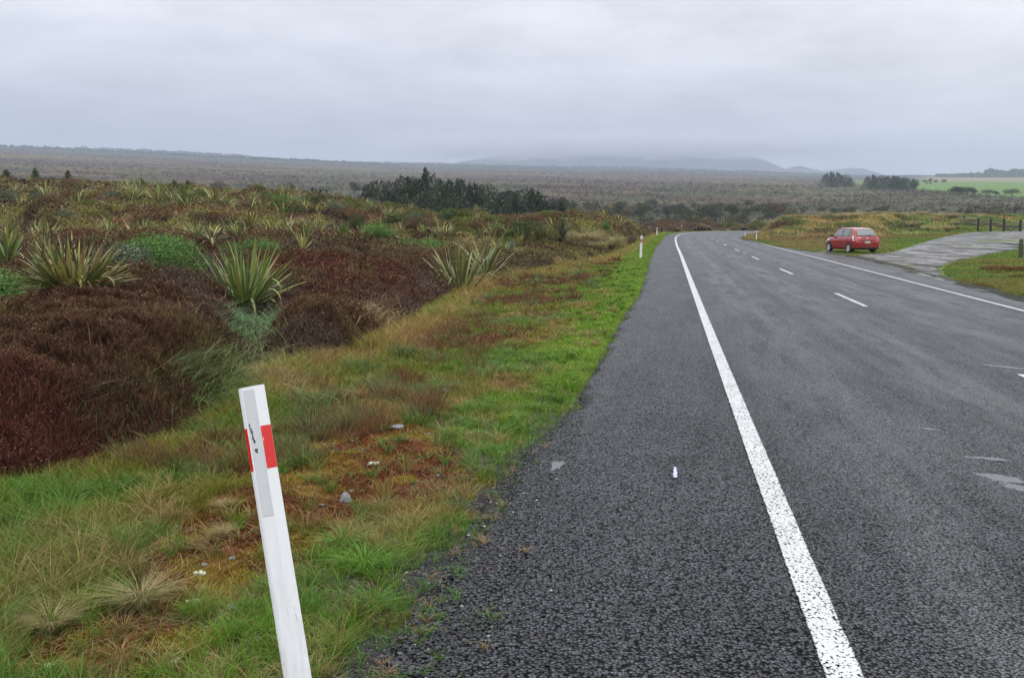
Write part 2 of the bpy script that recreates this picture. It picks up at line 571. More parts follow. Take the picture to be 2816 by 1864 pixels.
def seal_mat(name, paint=False):
    m, t, out = new_mat(name)
    g0 = t.add('ShaderNodeNewGeometry')
    pos = g0.outputs['Position']
    lat = t.add('ShaderNodeAttribute', {'attribute_name': 'lat'}).outputs['Fac']
    alo = t.add('ShaderNodeAttribute', {'attribute_name': 'along'}).outputs['Fac']
    d, c, wp = chip_nodes(t, pos, 66.0)
    csep = t.add('ShaderNodeSeparateColor', None, Color=c)
    road_uv = t.add('ShaderNodeCombineXYZ', None, X=t.math('MULTIPLY', lat, 1.0), Y=t.math('MULTIPLY', alo, 0.16), Z=0.0).outputs[0]
    big = t.noise(road_uv, 2.0, 8, 0.72, 0.1)
    blot = t.noise(pos, 0.9, 5, 0.6, 0.2)
    # per chip colours: mostly dark wet greywacke, some brown, a few pale or rusty ones
    stone = t.ramp(csep.outputs[0], [(0.0, (0.010, 0.011, 0.013)), (0.30, (0.024, 0.026, 0.030)), (0.60, (0.042, 0.045, 0.050)), (0.80, (0.085, 0.087, 0.088)),
                                     (0.955, (0.165, 0.172, 0.178)), (0.975, (0.115, 0.050, 0.030)), (0.988, (0.15, 0.135, 0.11)), (1.0, (0.24, 0.23, 0.21))], 'LINEAR')
    gap = t.ramp(d, [(0.34, 1.0), (0.62, 0.07)])
    stone = t.mix(1.0, stone, gap, 'MULTIPLY')
    stone = t.mix(1.0, stone, (.56, .60, .68), 'MULTIPLY')
    lane = t.ramp(t.math('MULTIPLY', lat, 0.1), [(0.0, 1.0), (0.02, 1.0), (0.035, 1.12), (1.0, 1.12)])
    stone = t.mix(1.0, stone, lane, 'MULTIPLY')
    stone = t.mix(1.0, stone, t.ramp(blot, [(0.3, 0.72), (0.7, 1.28)]), 'MULTIPLY')
    # wetter, smoother streaks in the wheel paths
    wp1 = t.math('ABSOLUTE', t.math('SUBTRACT', t.math('PINGPONG', t.math('ADD', lat, 0.0), 1.75), 0.95))
    wheel = t.math('MULTIPLY', t.ramp(wp1, [(0.15, 1.0), (0.75, 0.0)]), t.ramp(lat, [(0.0, 0.0), (0.4, 1.0)]))
    wet = t.math('MULTIPLY', t.ramp(big, [(0.38, 0.0), (0.70, 1.0)]), t.math('ADD', t.math('MULTIPLY', wheel, 0.85), 0.42), True)
    amt = t.math('SUBTRACT', 0.66, t.math('MULTIPLY', wet, 0.60))
    nrm = tilt_normal(t, c, amt)
    hgt = t.math('SUBTRACT', t.math('MULTIPLY', csep.outputs[1], 0.5), t.math('MULTIPLY', d, 1.3))
    bp = t.add('ShaderNodeBump', None, Strength=0.75, Distance=0.006, Height=hgt, Normal=nrm)
    rough = t.math('SUBTRACT', t.math('ADD', 0.27, t.math('MULTIPLY', csep.outputs[2], 0.26)), t.math('MULTIPLY', wet, 0.14))
    b = t.add('ShaderNodeBsdfPrincipled', None, Base_Color=stone, Roughness=rough, Normal=bp.outputs[0])
    # shallow standing water in the hollows of the lane
    pm = None
    for wx_, wy_, wa, wb_, wr in WATER_SPOTS:
        sh = t.add('ShaderNodeVectorMath', {'operation': 'SUBTRACT'}, i0=pos, i1=(wx_, wy_, 0))
        rt = t.add('ShaderNodeMapping', {'vector_type': 'TEXTURE'}, Vector=sh.outputs[0])
        rt.inputs['Rotation'].default_value = (0, 0, wr)
        rt.inputs['Scale'].default_value = (wa, wb_, 50)
        ln_ = t.add('ShaderNodeVectorMath', {'operation': 'LENGTH'}, i0=rt.outputs[0]).outputs['Value']
        pm = ln_ if pm is None else t.math('MINIMUM', pm, ln_)
    pn = t.math('ADD', pm, t.math('MULTIPLY', t.math('SUBTRACT', t.noise(pos, 7, 4, .6, .5), .5), 2.4))
    pool = t.ramp(t.math('SUBTRACT', pn, t.math('MULTIPLY', d, -.35)), [(0.93, 1.0), (1.0, 0.0)])
    t.l.new(t.mix(pool, stone, (.02, .022, .025)), b.inputs['Base Color'])
    t.l.new(t.math('ADD', t.math('MULTIPLY', rough, t.math('SUBTRACT', 1.0, pool)), t.math('MULTIPLY', pool, .10)), b.inputs['Roughness'])
    vm = t.n.new('ShaderNodeMix'); vm.data_type = 'VECTOR'
    t.l.new(pool, vm.inputs[0]); t.l.new(bp.outputs[0], vm.inputs[4]); t.l.new(g0.outputs['Normal'], vm.inputs[5])
    t.l.new(vm.outputs[1], b.inputs['Normal'])
    t.l.new(t.math('ADD', t.math('MULTIPLY', gap, t.math('ADD', .30, t.math('MULTIPLY', wet, .5))), t.math('MULTIPLY', pool, .6)), b.inputs['Specular IOR Level'])
    if not paint:
        t.l.new(b.outputs[0], out.inputs[0])
        return m
    wear = t.noise(pos, 120, 4, 0.7)
    gapw = t.ramp(t.math('ADD', d, t.math('ADD', t.math('MULTIPLY', t.math('SUBTRACT', wear, 0.5), 0.8), t.math('MULTIPLY', t.math('SUBTRACT', t.noise(pos, 5, 4, .6), 0.5), 0.45))), [(0.62, 1.0), (0.74, 0.0)])
    miss = t.ramp(csep.outputs[2], [(0.015, 0.0), (0.03, 1.0)])
    edge = t.add('ShaderNodeAttribute', {'attribute_name': 'rim'}).outputs['Fac']
    er_ = t.ramp(t.math('ADD', edge, t.math('MULTIPLY', t.math('SUBTRACT', t.noise(pos, 60, 3, 0.6), 0.5), 0.5)), [(0.02, 0.0), (0.16, 1.0)])
    k = t.math('MULTIPLY', t.math('MULTIPLY', gapw, miss), er_)
    pb = t.add('ShaderNodeBsdfPrincipled', None, Base_Color=t.mix(t.ramp(t.noise(pos, 3, 5, 0.7), [(0.3, 0.0), (0.75, 1.0)]), (0.60, 0.60, 0.60), (0.44, 0.45, 0.45)), Roughness=0.5,
               Normal=t.add('ShaderNodeBump', None, Strength=0.5, Distance=0.005, Height=hgt).outputs[0])
    ms = t.add('ShaderNodeMixShader', None, i0=k, i1=b.outputs[0], i2=pb.outputs[0])
    t.l.new(ms.outputs[0], out.inputs[0])
    return m


M_SEAL = seal_mat('wet_chip_seal')
M_PAINT = seal_mat('worn_road_paint', True)

M_TRACK, t_, tout = new_mat('wet_gravel_track')
tp = t_.add('ShaderNodeNewGeometry').outputs['Position']
td, tcx, _ = chip_nodes(t_, tp, 26.0)
tps = t_.add('ShaderNodeVectorMath', {'operation': 'MULTIPLY'}, i0=tp, i1=(1.0, 0.30, 1.0)).outputs[0]
tn = t_.noise(tps, 0.9, 7, 0.68, 0.4)
tn2 = t_.noise(tps, 3.2, 5, 0.65)
tcol = t_.mix(t_.ramp(tn2, [(0.35, 0.0), (0.65, 1.0)]), (0.030, 0.030, 0.032), (0.070, 0.063, 0.052))
tcol = t_.mix(1.0, tcol, t_.ramp(t_.add('ShaderNodeSeparateColor', None, Color=tcx).outputs[0], [(0, 0.6), (1, 1.5)]), 'MULTIPLY')
twet = t_.ramp(tn, [(0.38, 0.0), (0.64, 1.0)])
tb = t_.add('ShaderNodeBsdfPrincipled', None, Base_Color=tcol, Roughness=t_.math('SUBTRACT', 0.80, t_.math('MULTIPLY', twet, 0.55)))
t_.l.new(t_.math('ADD', 0.12, t_.math('MULTIPLY', twet, 0.6)), tb.inputs['Specular IOR Level'])
th = t_.math('SUBTRACT', t_.math('MULTIPLY', tn2, 2.0), t_.math('MULTIPLY', td, 0.6))
t_.l.new(t_.add('ShaderNodeBump', None, Strength=t_.math('SUBTRACT', 0.9, t_.math('MULTIPLY', twet, 0.75)), Distance=0.03, Height=th, Normal=tilt_normal(t_, tcx, t_.math('SUBTRACT', 0.5, t_.math('MULTIPLY', twet, 0.42)))).outputs[0], tb.inputs['Normal'])
t_.l.new(tb.outputs[0], tout.inputs[0])

M_WATER, t_, wout = new_mat('puddle_water')
wb = t_.add('ShaderNodeBsdfPrincipled', None, Base_Color=(0.06, 0.058, 0.052, 1), Roughness=0.14, IOR=1.333)
wb.inputs['Specular IOR Level'].default_value = 0.9
wp_ = t_.add('ShaderNodeNewGeometry').outputs['Position']
t_.l.new(t_.add('ShaderNodeBump', None, Strength=0.9, Distance=0.05, Height=t_.noise(wp_, 5, 4, 0.6)).outputs[0], wb.inputs['Normal'])
t_.l.new(wb.outputs[0], wout.inputs[0])


# ------------------------------------------------------------------ ground cover colours
C_ = lambda *a: np.array(a, float)
LUSH, GREEN, DEEP = C_(.19, .315, .035), C_(.12, .235, .020), C_(.060, .125, .020)
BLUEG, OLIVE, TAN = C_(.12, .24, .075), C_(.18, .175, .025), C_(.42, .28, .11)
BROWN, RUST, OCHRE = C_(.17, .095, .040), C_(.115, .034, .010), C_(.16, .090, .012)
SOIL, HEA, HEB = C_(.045, .035, .028), C_(.100, .054, .034), C_(.130, .046, .034)
HEC, HED = C_(.110, .074, .060), C_(.145, .108, .045)
MOSS_SPOTS = [(-1.15, 7.2, .80, 1.9), (-1.3, 9.2, .72, 1.5), (-1.62, 5.9, .35, .7), (-1.2, 10.6, .45, .8), (-1.05, 6.2, .5, .8), (-1.45, 5.3, .52, 1.1), (-1.75, 3.95, .55, 0.4), (-0.75, 6.6, .4, .6), (-1.6, 4.7, .3, .5)]


def moss_mask(x, y):
    m = np.zeros(np.shape(x))
    for cx, cy, rx, ry in MOSS_SPOTS:
        m = np.maximum(m, np.exp(-(((x - cx) / rx) ** 2 + ((y - cy) / ry) ** 2)))
    return np.clip(sstep(0.32, 0.62, m + (fbm(x, y, 2.1, 3, 41) - 0.5) * 0.75), 0, 1)


def lerp(a, b, t):
    return a + (b - a) * np.asarray(t)[..., None]


def verge_colour(x, y, e, he, D):
    """grass colour on the left verge; e metres off the seal, he metres into the heath (negative: verge)"""
    n1_, n2_, n3_ = fbm(x, y, 0.55, 3, 51), fbm(x, y, 1.3, 3, 52), fbm(x, y, 3.1, 2, 53)
    c = lerp(np.tile(GREEN, (len(x), 1)), OLIVE, sstep(.40, .62, n1_))
    c = lerp(c, TAN * 0.8, sstep(.54, .72, n2_) * 0.75)
    c = lerp(c, BROWN, sstep(.58, .72, n3_) * 0.7)
    c = lerp(c, BLUEG, sstep(.60, .74, fbm(x, y, .8, 3, 54)) * 0.6)
    strip = (1 - sstep(0.35, 1.25, e + (n2_ - .5) * 1.6 - 0.012 * np.clip(D, 0, 60))) * sstep(6.5, 9, D)
    c = lerp(c, lerp(np.tile(LUSH, (len(x), 1)), GREEN, sstep(.4, .6, n3_)), strip)
    # red brown patches between 12 and 40 m out
    rb = sstep(.50, .58, fbm(x, y, .9, 3, 58)) * sstep(11, 15, D) * (1 - sstep(60, 80, D)) * sstep(1.0, 1.8, e) * sstep(.3, .8, -he)
    c = lerp(c, C_(.14, .058, .034), rb * .95)
    edge = np.exp(-((he + 0.45) / 0.35) ** 2) * sstep(10, 12.5, D)
    c = lerp(c, TAN, edge * 0.55)
    c = lerp(c, C_(.15, .15, .035), sstep(-2.6, -1.9, -x) * 0 + sstep(1.7, 2.2, -x) * (1 - sstep(5.2, 7, y)) * .6)
    c = lerp(c, TAN * 0.8, sstep(.52, .66, n2_) * (1 - sstep(8, 11, D)) * .25)
    c = lerp(c, C_(.10, .21, .04), sstep(.52, .62, fbm(x, y, 1.7, 2, 59)) * (1 - sstep(8, 11, D)) * .6)
    return c


def right_colour(x, y, er, D):
    px = 1408 + FPX * x / np.maximum(y, 1)
    n1_, n2_ = fbm(x, y, 0.22, 3, 61), fbm(x, y, 0.6, 3, 62)
    c = lerp(np.tile(C_(.145, .215, .030), (len(x), 1)), C_(.10, .165, .03), sstep(.4, .65, n2_))
    c = lerp(c, C_(.20, .165, .045), sstep(.50, .68, n1_) * .7)
    tanz = sstep(2100, 2160, px) * (1 - sstep(2400, 2470, px)) * sstep(63, 80, D)
    c = lerp(c, C_(.24, .18, .065), tanz * .8)
    band = np.exp(-((y - 104 - 5 * (n1_ - .5)) / 6.0) ** 2)
    c = lerp(c, C_(.20, .12, .045), band * .8)
    mnd = mound_k(px, y) ** .5
    cm = lerp(lerp(np.tile(C_(.40, .30, .11), (len(x), 1)), C_(.10, .16, .035), sstep(.50, .62, n2_)), C_(.10, .06, .035), sstep(.60, .72, fbm(x, y, .35, 2, 66)))
    cm = lerp(cm, C_(.13, .22, .035), sstep(2440, 2560, px) * sstep(.35, .5, n1_) * .85)
    c = lerp(c, cm, mnd)
    lowscrub = sstep(.55, .66, fbm(x, y, .45, 3, 67)) * sstep(2640, 2720, px) * (1 - sstep(46, 55, D)) * sstep(25, 32, D)
    return lerp(c, C_(.17, .085, .035), lowscrub)


def plain_colour(x, y, D):
    px = 1408 + FPX * x / np.maximum(y, 1)
    lx, ly = x / np.maximum(D, 1) * 9, np.log(np.maximum(D, 1)) * 5.5
    n1_, n2_ = fbm(lx, ly * 2.2, .8, 4, 71), fbm(x, y, 1 / 45, 4, 72)
    c = lerp(np.tile(C_(.062, .040, .034), (len(x), 1)), C_(.105, .085, .048), sstep(.42, .62, n1_))
    c = lerp(c, C_(.055, .065, .032), sstep(.50, .66, n2_) * (1 - .6 * sstep(500, 1500, D)))
    c = lerp(c, C_(.022, .028, .020), sstep(1500, 2300, D + 600 * (n1_ - .5)) * .8)
    row = HORIZON - (HORIZON - np.interp(px, PL_PX, PL_ROW)) * 1.08 * (1 - 250 / np.maximum(D, 260))
    # green paddocks on the right
    top = np.interp(px, [2150, 2300, 2450, 2816, 3300], [497, 503, 509, 514, 518])
    bot = np.interp(px, [2150, 2300, 2450, 2560, 2700, 2816, 3300], [499, 512, 524, 534, 546, 554, 566])
    pad = sstep(-3, 3, row - top) * sstep(-3, 3, bot - row) * sstep(2290, 2360, px)
    c = lerp(c, C_(.10, .17, .045), pad * sstep(300, 400, D))
    tan2 = sstep(-14, -8, row - top) * sstep(-2, 2, top - row) * sstep(2480, 2560, px)
    return lerp(c, C_(.19, .155, .08), tan2 * sstep(300, 400, D))


def heath_colour(x, y, D):
    n1_, n2_, n3_ = fbm(x, y, .28, 3, 81), fbm(x, y, .6, 3, 82), fbm(x, y, .11, 3, 83)
    c = lerp(np.tile(HEA, (len(x), 1)), HEB, sstep(.48, .66, n1_))
    c = lerp(c, HEC, sstep(.50, .66, n2_) * sstep(9, 14, D))
    c = lerp(c, HED, sstep(.56, .70, fbm(x, y, .9, 3, 84)) * .7)
    mid = sstep(24, 40, D)
    c = lerp(c, C_(.20, .115, .05), sstep(.52, .62, n1_) * mid * .7)
    c = lerp(c, C_(.12, .12, .045), sstep(.50, .64, n3_) * mid * .75)
    n4_, n5_ = fbm(x, y, 1.0, 2, 85), fbm(x, y, .45, 2, 86)
    c = lerp(c, C_(.34, .26, .13), sstep(.56, .68, n4_) * mid * .7)
    c = lerp(c, C_(.050, .030, .024), sstep(.52, .60, n5_) * mid * .85)
    c = lerp(c, C_(.24, .23, .07), sstep(.60, .70, fbm(x, y, .7, 2, 87)) * mid * .8)
    c = c * (1 - .16 * (1 - mid))[:, None]
    px = 1408 + FPX * x / np.maximum(y, 1)
    kn = sstep(1600, 1660, px) * (1 - sstep(2030, 2100, px)) * sstep(60, 70, D)
    c = lerp(c, lerp(np.tile(C_(.085, .048, .036), (len(x), 1)), C_(.20, .19, .07), sstep(.56, .66, n5_)), kn * .85)
    return c


# ------------------------------------------------------------------ the ground sheet
az = np.r_[np.linspace(-pi, radians(-42), 60)[:-1], np.linspace(radians(-42), radians(42), 620), np.linspace(radians(42), pi, 60)[1:]]
rad = np.r_[0.4, np.geomspace(1.6, 6500, 600)]
AZ, RD = np.meshgrid(az, rad, indexing='ij')
GX, GY = np.sin(AZ) * RD, np.cos(AZ) * RD
GZ = terrain(GX, GY)
xf, yf = GX.ravel(), GY.ravel()
Df = np.hypot(xf, yf)
e_ = sdist(EDGE_L, xf, yf)
er_ = -sdist(EDGE_R, xf, yf)
he_ = sdist(HEATH, xf, yf)
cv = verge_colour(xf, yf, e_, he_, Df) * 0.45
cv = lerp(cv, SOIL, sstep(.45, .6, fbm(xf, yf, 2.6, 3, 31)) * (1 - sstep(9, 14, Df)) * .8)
mm = moss_mask(xf, yf)
cv = lerp(cv, lerp(np.tile(RUST, (len(xf), 1)), OCHRE, sstep(.45, .6, fbm(xf, yf, 3.3, 3, 33))) * .8, mm)
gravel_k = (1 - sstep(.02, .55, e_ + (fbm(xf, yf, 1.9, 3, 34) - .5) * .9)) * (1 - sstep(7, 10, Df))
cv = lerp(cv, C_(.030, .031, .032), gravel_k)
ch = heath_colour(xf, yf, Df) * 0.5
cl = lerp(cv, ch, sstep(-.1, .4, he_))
cr = right_colour(xf, yf, er_, Df) * .8
cr = lerp(cr, C_(.035, .034, .033), 1 - sstep(.2, .9, er_ + (fbm(xf, yf, 1.2, 3, 35) - .5) * .6))
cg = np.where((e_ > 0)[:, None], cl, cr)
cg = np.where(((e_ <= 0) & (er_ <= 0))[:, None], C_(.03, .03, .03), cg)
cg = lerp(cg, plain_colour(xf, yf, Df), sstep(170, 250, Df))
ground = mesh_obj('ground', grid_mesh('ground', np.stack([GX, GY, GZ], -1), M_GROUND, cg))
tag(ground, kind='structure')

# ------------------------------------------------------------------ road
N = len(LINE)
# fine road mesh: resampled along, lateral columns from the left seal edge to the right seal edge
fine = []
P2 = LINE
lat_l = np.empty(N)
lat_r = np.empty(N)
tt = np.linspace(-4, 0, 161)
for i in range(N):
    c = LINE[i] + LN[i] * tt[:, None]
    lat_l[i] = tt[np.argmax(sdist(EDGE_L, c[:, 0], c[:, 1]) < 0)]
    u = np.linspace(6.5, 14, 151)
    c = LINE[i] + LN[i] * u[:, None]
    s = -sdist(EDGE_R, c[:, 0], c[:, 1]) > 0
    lat_r[i] = u[np.argmax(s)] if s.any() else 14
lat_r = np.minimum(lat_r, 10.5)
S_f = np.r_[np.arange(LS[0], 40, 0.07), np.arange(40, LS[-1], 0.5)]
lx = np.interp(S_f, LS, LINE[:, 0]); ly = np.interp(S_f, LS, LINE[:, 1])
nx = np.interp(S_f, LS, LN[:, 0]); ny = np.interp(S_f, LS, LN[:, 1])
ll = np.interp(S_f, LS, lat_l) + (fbm(S_f, S_f * 0, 2.3, 4, 91) - .5) * 0.30
lr = np.interp(S_f, LS, lat_r) + (fbm(S_f, S_f * 0, 1.1, 4, 92) - .5) * 0.5
uu = np.r_[0, .01, .02, .05, np.linspace(.1, .9, 10), .95, .985, 1]
LAT = ll[:, None] + (lr - ll)[:, None] * uu[None]
RX, RY = lx[:, None] + nx[:, None] * LAT, ly[:, None] + ny[:, None] * LAT
RZ = cross_z(LAT, RY) + 0.0
RZ -= np.where(uu[None] < .005, .05, 0) + np.where(uu[None] > .995, .05, 0)
road = mesh_obj('road', grid_mesh('road', np.stack([RX, RY, RZ], -1)[:, ::-1], M_SEAL, smooth=False,
                extra={'lat': LAT[:, ::-1].ravel(), 'along': np.repeat(S_f, len(uu))}))
tag(road, kind='structure')


def stripe(name, lat0, width, s0, s1, rag=0.006):
    S = np.arange(s0, s1 + 1e-6, 0.04 if s0 < 30 and s1 < 70 else 0.12)
    if s1 - s0 > 60:
        S = np.r_[np.arange(s0, 40, 0.05), np.arange(40, s1, 0.5)]
    x0, y0 = np.interp(S, LS, LINE[:, 0]), np.interp(S, LS, LINE[:, 1])
    n0, n1 = np.interp(S, LS, LN[:, 0]), np.interp(S, LS, LN[:, 1])
    U = np.array([-.5, -.36, 0, .36, .5])
    lat = lat0 + U[None] * width + (RNG.random((len(S), 5)) - .5) * rag
    G = np.stack([x0[:, None] + n0[:, None] * lat, y0[:, None] + n1[:, None] * lat, np.zeros(lat.shape)], -1)
    G[..., 2] = cross_z(lat, G[..., 1]) + .004
    rim = np.tile(np.array([0, .5, 1, .5, 0]), (len(S), 1))
    o = mesh_obj(name, grid_mesh(name, G[:, ::-1], M_PAINT, smooth=False, extra={'lat': lat[:, ::-1].ravel(), 'along': np.repeat(S, 5), 'rim': rim.ravel()}), road)
    return o


stripe('edge_line', 0.0, 0.15, 0.5, LS[-1] - 2)
stripe('edge_line', 7.15, 0.13, 0.5, LS[-1] - 2)
s_at = lambda yy: float(np.interp(yy, LINE[:, 1], LS))
for k in range(-1, 10):
    a = s_at(22.2) + 13.0 * k if k != -1 else s_at(12.7) - 4.1
    stripe('centre_dash', 3.62, 0.12, a, a + 4.0)
for k in range(0, 9):
    a = s_at(22.2) + 13.0 * k + 8.3
    if k in (2,) or k > 4:
        stripe('centre_dash', 3.62, 0.12, a, a + 0.9)


def blob_pts(cx, cy, rx, ry, rot, seed, n=64, rough=.35):
    r_ = np.random.default_rng(seed)
    th_ = np.linspace(0, 2 * pi, n, endpoint=False)
    rr = 1 + rough * (fbm(np.cos(th_) * 2 + seed, np.sin(th_) * 2, 1.2, 4, seed) - .5) * 2
    X, Y = np.cos(th_) * rx * rr, np.sin(th_) * ry * rr
    return cx + X * cos(rot) - Y * sin(rot), cy + X * sin(rot) + Y * cos(rot)


def sheet_blob(name, pts, zf, mat, parent=None):
    x, y = pts
    cx, cy = x.mean(), y.mean()
    n = len(x)
    V, Fs = [], []
    for f in (1.0, .66, .33):
        for i in range(n):
            px_, py_ = cx + (x[i] - cx) * f, cy + (y[i] - cy) * f
            V.append((px_, py_, zf(px_, py_)))
    V.append((cx, cy, zf(cx, cy)))
    for r in (0, 1):
        Fs += [(r * n + i, r * n + (i + 1) % n, (r + 1) * n + (i + 1) % n, (r + 1) * n + i) for i in range(n)]
    Fs += [(2 * n + i, 2 * n + (i + 1) % n, 3 * n) for i in range(n)]
    me = bpy.data.meshes.new(name)
    me.from_pydata(V, [], Fs)
    me.materials.append(mat)
    me.update()
    return mesh_obj(name, me, parent)


def zroad(x, y):
    return float(cross_z(-sdist(LINE, [x], [y]), np.array([y]))[0])


SS = 2816 / 2369
# pale surveyor's paint dab on the shoulder
a, dy, dz = px_ray(1562 * SS, 1094 * SS)
t0 = CAM_H / -dz
M_DAB = plain_mat('pale_dab', (0.42, 0.42, 0.62), 0.6, var=.35, vscale=40)
mb = MB()
for k in range(7):
    by = dy * t0 + .14 - k * .045
    bx = a / dy * by + random.uniform(-.006, .006)
    n = 9
    rr = .010 + .008 * (k / 6)
    V = [(bx + cos(2 * pi * i / n) * rr * random.uniform(.7, 1.2), by + sin(2 * pi * i / n) * .03 * random.uniform(.7, 1.1), .006 + .0004 * k) for i in range(n)]
    mb.add(V, [tuple(range(n))])
tag(mb.build('paint_mark', M_DAB, road))

# ------------------------------------------------------------------ gravel track to the gate
track_px = [(2340, 706), (2395, 701), (2448, 695), (2485, 684), (2517, 673), (2576, 657), (2655, 641.5), (2740, 637.5), (2816, 635.5), (2960, 633),
            (3200, 660), (2960, 672), (2816, 679), (2760, 694), (2694, 707), (2645, 717), (2612, 726), (2592, 742), (2600, 758), (2640, 777), (2700, 795), (2816, 826), (2816, 834), (2645, 800), (2527, 766), (2468, 744), (2409, 724), (2350, 714), (2255, 703), (2240, 694), (2290, 692)]
pg = []
for px, py in track_px:
    pg.append(ground_at(px, py)[:2])
pg = resample(pg + [pg[0]], .35)
cen = pg.mean(0)


def in_poly(P, x, y):
    ins = np.zeros(len(x), bool)
    j = len(P) - 1
    for i in range(len(P)):
        xi, yi, xj, yj = P[i][0], P[i][1], P[j][0], P[j][1]
        if yi != yj:
            c = ((yi > y) != (yj > y)) & (x < (xj - xi) * (y - yi) / (yj - yi) + xi)
            ins ^= c
        j = i
    return ins


TR = pg
gx = np.arange(TR[:, 0].min() - .5, TR[:, 0].max() + .5, .30)
gy = np.arange(TR[:, 1].min() - .5, TR[:, 1].max() + .5, .30)
TX, TY = np.meshgrid(gx, gy, indexing='ij')
jit = (fbm(TX.ravel(), TY.ravel(), .9, 3, 95) - .5) * 1.6
erT = -sdist(EDGE_R, TX.ravel(), TY.ravel()).reshape(TX.shape)
insd = in_poly(TR, TX.ravel() + jit * .6, TY.ravel() + jit).reshape(TX.shape) & (erT > -.75)
lift = .035
track_z = lambda x, y: terrain(x, y) + lift + (fbm(x, y, .55, 3, 96) - .5) * .09 + (fbm(x, y, 1.8, 2, 97) - .5) * .03
TZ = track_z(TX.ravel(), TY.ravel()).reshape(TX.shape)
# keep the sheet above the soil and let its border sink into the grass
d_l = -sdist(LINE, TX.ravel(), TY.ravel()).reshape(TX.shape)
TZ = np.maximum(TZ, terrain(TX, TY) + .012)
zs_ = cross_z(d_l, TY)
kk_ = sstep(-.05, .9, erT)
TZ = np.where(erT < 0, zs_ - .02, (zs_ - .006) * (1 - kk_) + TZ * kk_)
PUD = []
for px, py, rx, ry, rot in [(2692, 682, 1.25, 4.2, .1), (2795, 668.5, 1.7, 4.6, -.1), (2600, 664, .8, 2.2, .2), (2730, 654, 1.5, 3.4, .1), (2660, 650, 1.2, 3.0, 0), (2490, 700, .5, 1.5, .4), (2580, 692, .6, 1.4, .1), (2640, 702, .5, 1.2, .2)]:
    x0, y0, z0 = ground_at(px, py)
    r2 = ((TX - x0) / rx) ** 2 + ((TY - y0) / ry) ** 2
    zc_ = z0 + lift - .005
    TZ = np.where(r2 < 2.2, np.minimum(TZ, zc_ - .02 + .03 * np.clip(r2 - .5, 0, 2)), TZ)
    PUD.append((x0, y0, zc_, rx, ry, rot))
idx = np.arange(TX.size).reshape(TX.shape)
cell = insd[:-1, :-1] & insd[1:, :-1] & insd[1:, 1:] & insd[:-1, 1:]
q = np.stack([idx[:-1, :-1], idx[1:, :-1], idx[1:, 1:], idx[:-1, 1:]], -1)[cell]
used, inv = np.unique(q.ravel(), return_inverse=True)
V = np.stack([TX, TY, TZ], -1).reshape(-1, 3)[used]
track = mesh_obj('gravel_track', raw_mesh('gravel_track', V, inv, np.full(len(q), 4), M_TRACK, smooth=True))
tag(track, kind='structure')
for k, (x0, y0, pz, rx, ry, rot) in enumerate(PUD):
    o = sheet_blob('puddle', blob_pts(x0, y0, rx, ry, rot, 30 + k, rough=.9), lambda x, y, pz=pz: pz, M_WATER)
    tag(o, kind='structure')


# ------------------------------------------------------------------ blades, twigs and leaves
def blades(base, h, wd, azm, lean, bend, col, tipc=None, face=None):
    """curved two-segment blades as arrays -> V, loops, totals, tint"""
    n = len(base)
    d = np.c_[np.cos(azm), np.sin(azm), np.zeros(n)]
    fa = RNG.random(n) * pi if face is None else face
    s = np.c_[np.cos(fa), np.sin(fa), np.zeros(n)] * (wd / 2)[:, None]
    up = np.c_[np.zeros(n), np.zeros(n), h]
    mid = base + up * .55 + d * (lean * .5 * h)[:, None]
    tip = base + up * (1 - .35 * np.abs(bend))[:, None] + d * ((lean + bend) * h)[:, None]
    V = np.stack([base - s, base + s, mid - s * .75, mid + s * .75, tip], 1).reshape(-1, 3)
    o = np.arange(n)[:, None] * 5
    L = (o + np.array([0, 1, 3, 2, 2, 3, 4])[None]).ravel()
    T = np.tile([4, 3], n)
    tc_ = col if tipc is None else tipc
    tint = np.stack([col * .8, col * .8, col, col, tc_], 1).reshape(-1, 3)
    return V, L, T, tint


def quads(cen, nrm_az, nrm_el, size, asp, col, roll=None):
    """small leaf-shaped quads"""
    n = len(cen)
    nv = np.c_[np.cos(nrm_az) * np.cos(nrm_el), np.sin(nrm_az) * np.cos(nrm_el), np.sin(nrm_el)]
    r1 = np.cross(nv, RNG.normal(size=(n, 3)))
    r1 /= np.linalg.norm(r1, axis=1)[:, None] + 1e-9
    r2 = np.cross(nv, r1)
    a, b = r1 * (size * .5)[:, None], r2 * (size * .5 * asp)[:, None]
    V = np.stack([cen - a, cen + b * .9 - a * .1, cen + a, cen - b * .9 + a * .1], 1).reshape(-1, 3)
    L = np.arange(4 * n)
    return V, L, np.full(n, 4), np.repeat(col, 4, 0)


def join_geo(*gs):
    V, L, T, C, o = [], [], [], [], 0
    for v, l, t, c in gs:
        V.append(v); L.append(l + o); T.append(t); C.append(c)
        o += len(v)
    return np.vstack(V), np.concatenate(L), np.concatenate(T), np.vstack(C)


def sample_view(n, d0, d1, a0, a1, power=1.0):
    """random ground points, denser close by; a0..a1 photo columns at depth"""
    lg = RNG.random(n)
    d = d0 * (d1 / d0) ** lg if power == 1.0 else (d0 ** (1 - power) + lg * (d1 ** (1 - power) - d0 ** (1 - power))) ** (1 / (1 - power))
    px = a0 + RNG.random(n) * (a1 - a0)
    return (px - 1408) / FPX * d, d


def jitter_col(c, amt=.25):
    n = len(c)
    return np.clip(c * (1 + (RNG.random((n, 1)) - .5) * 2 * amt) * (1 + (RNG.random((n, 3)) - .5) * amt * .5), 0, .9)


# ---- grass on both verges, as one uncountable cover
geos = []
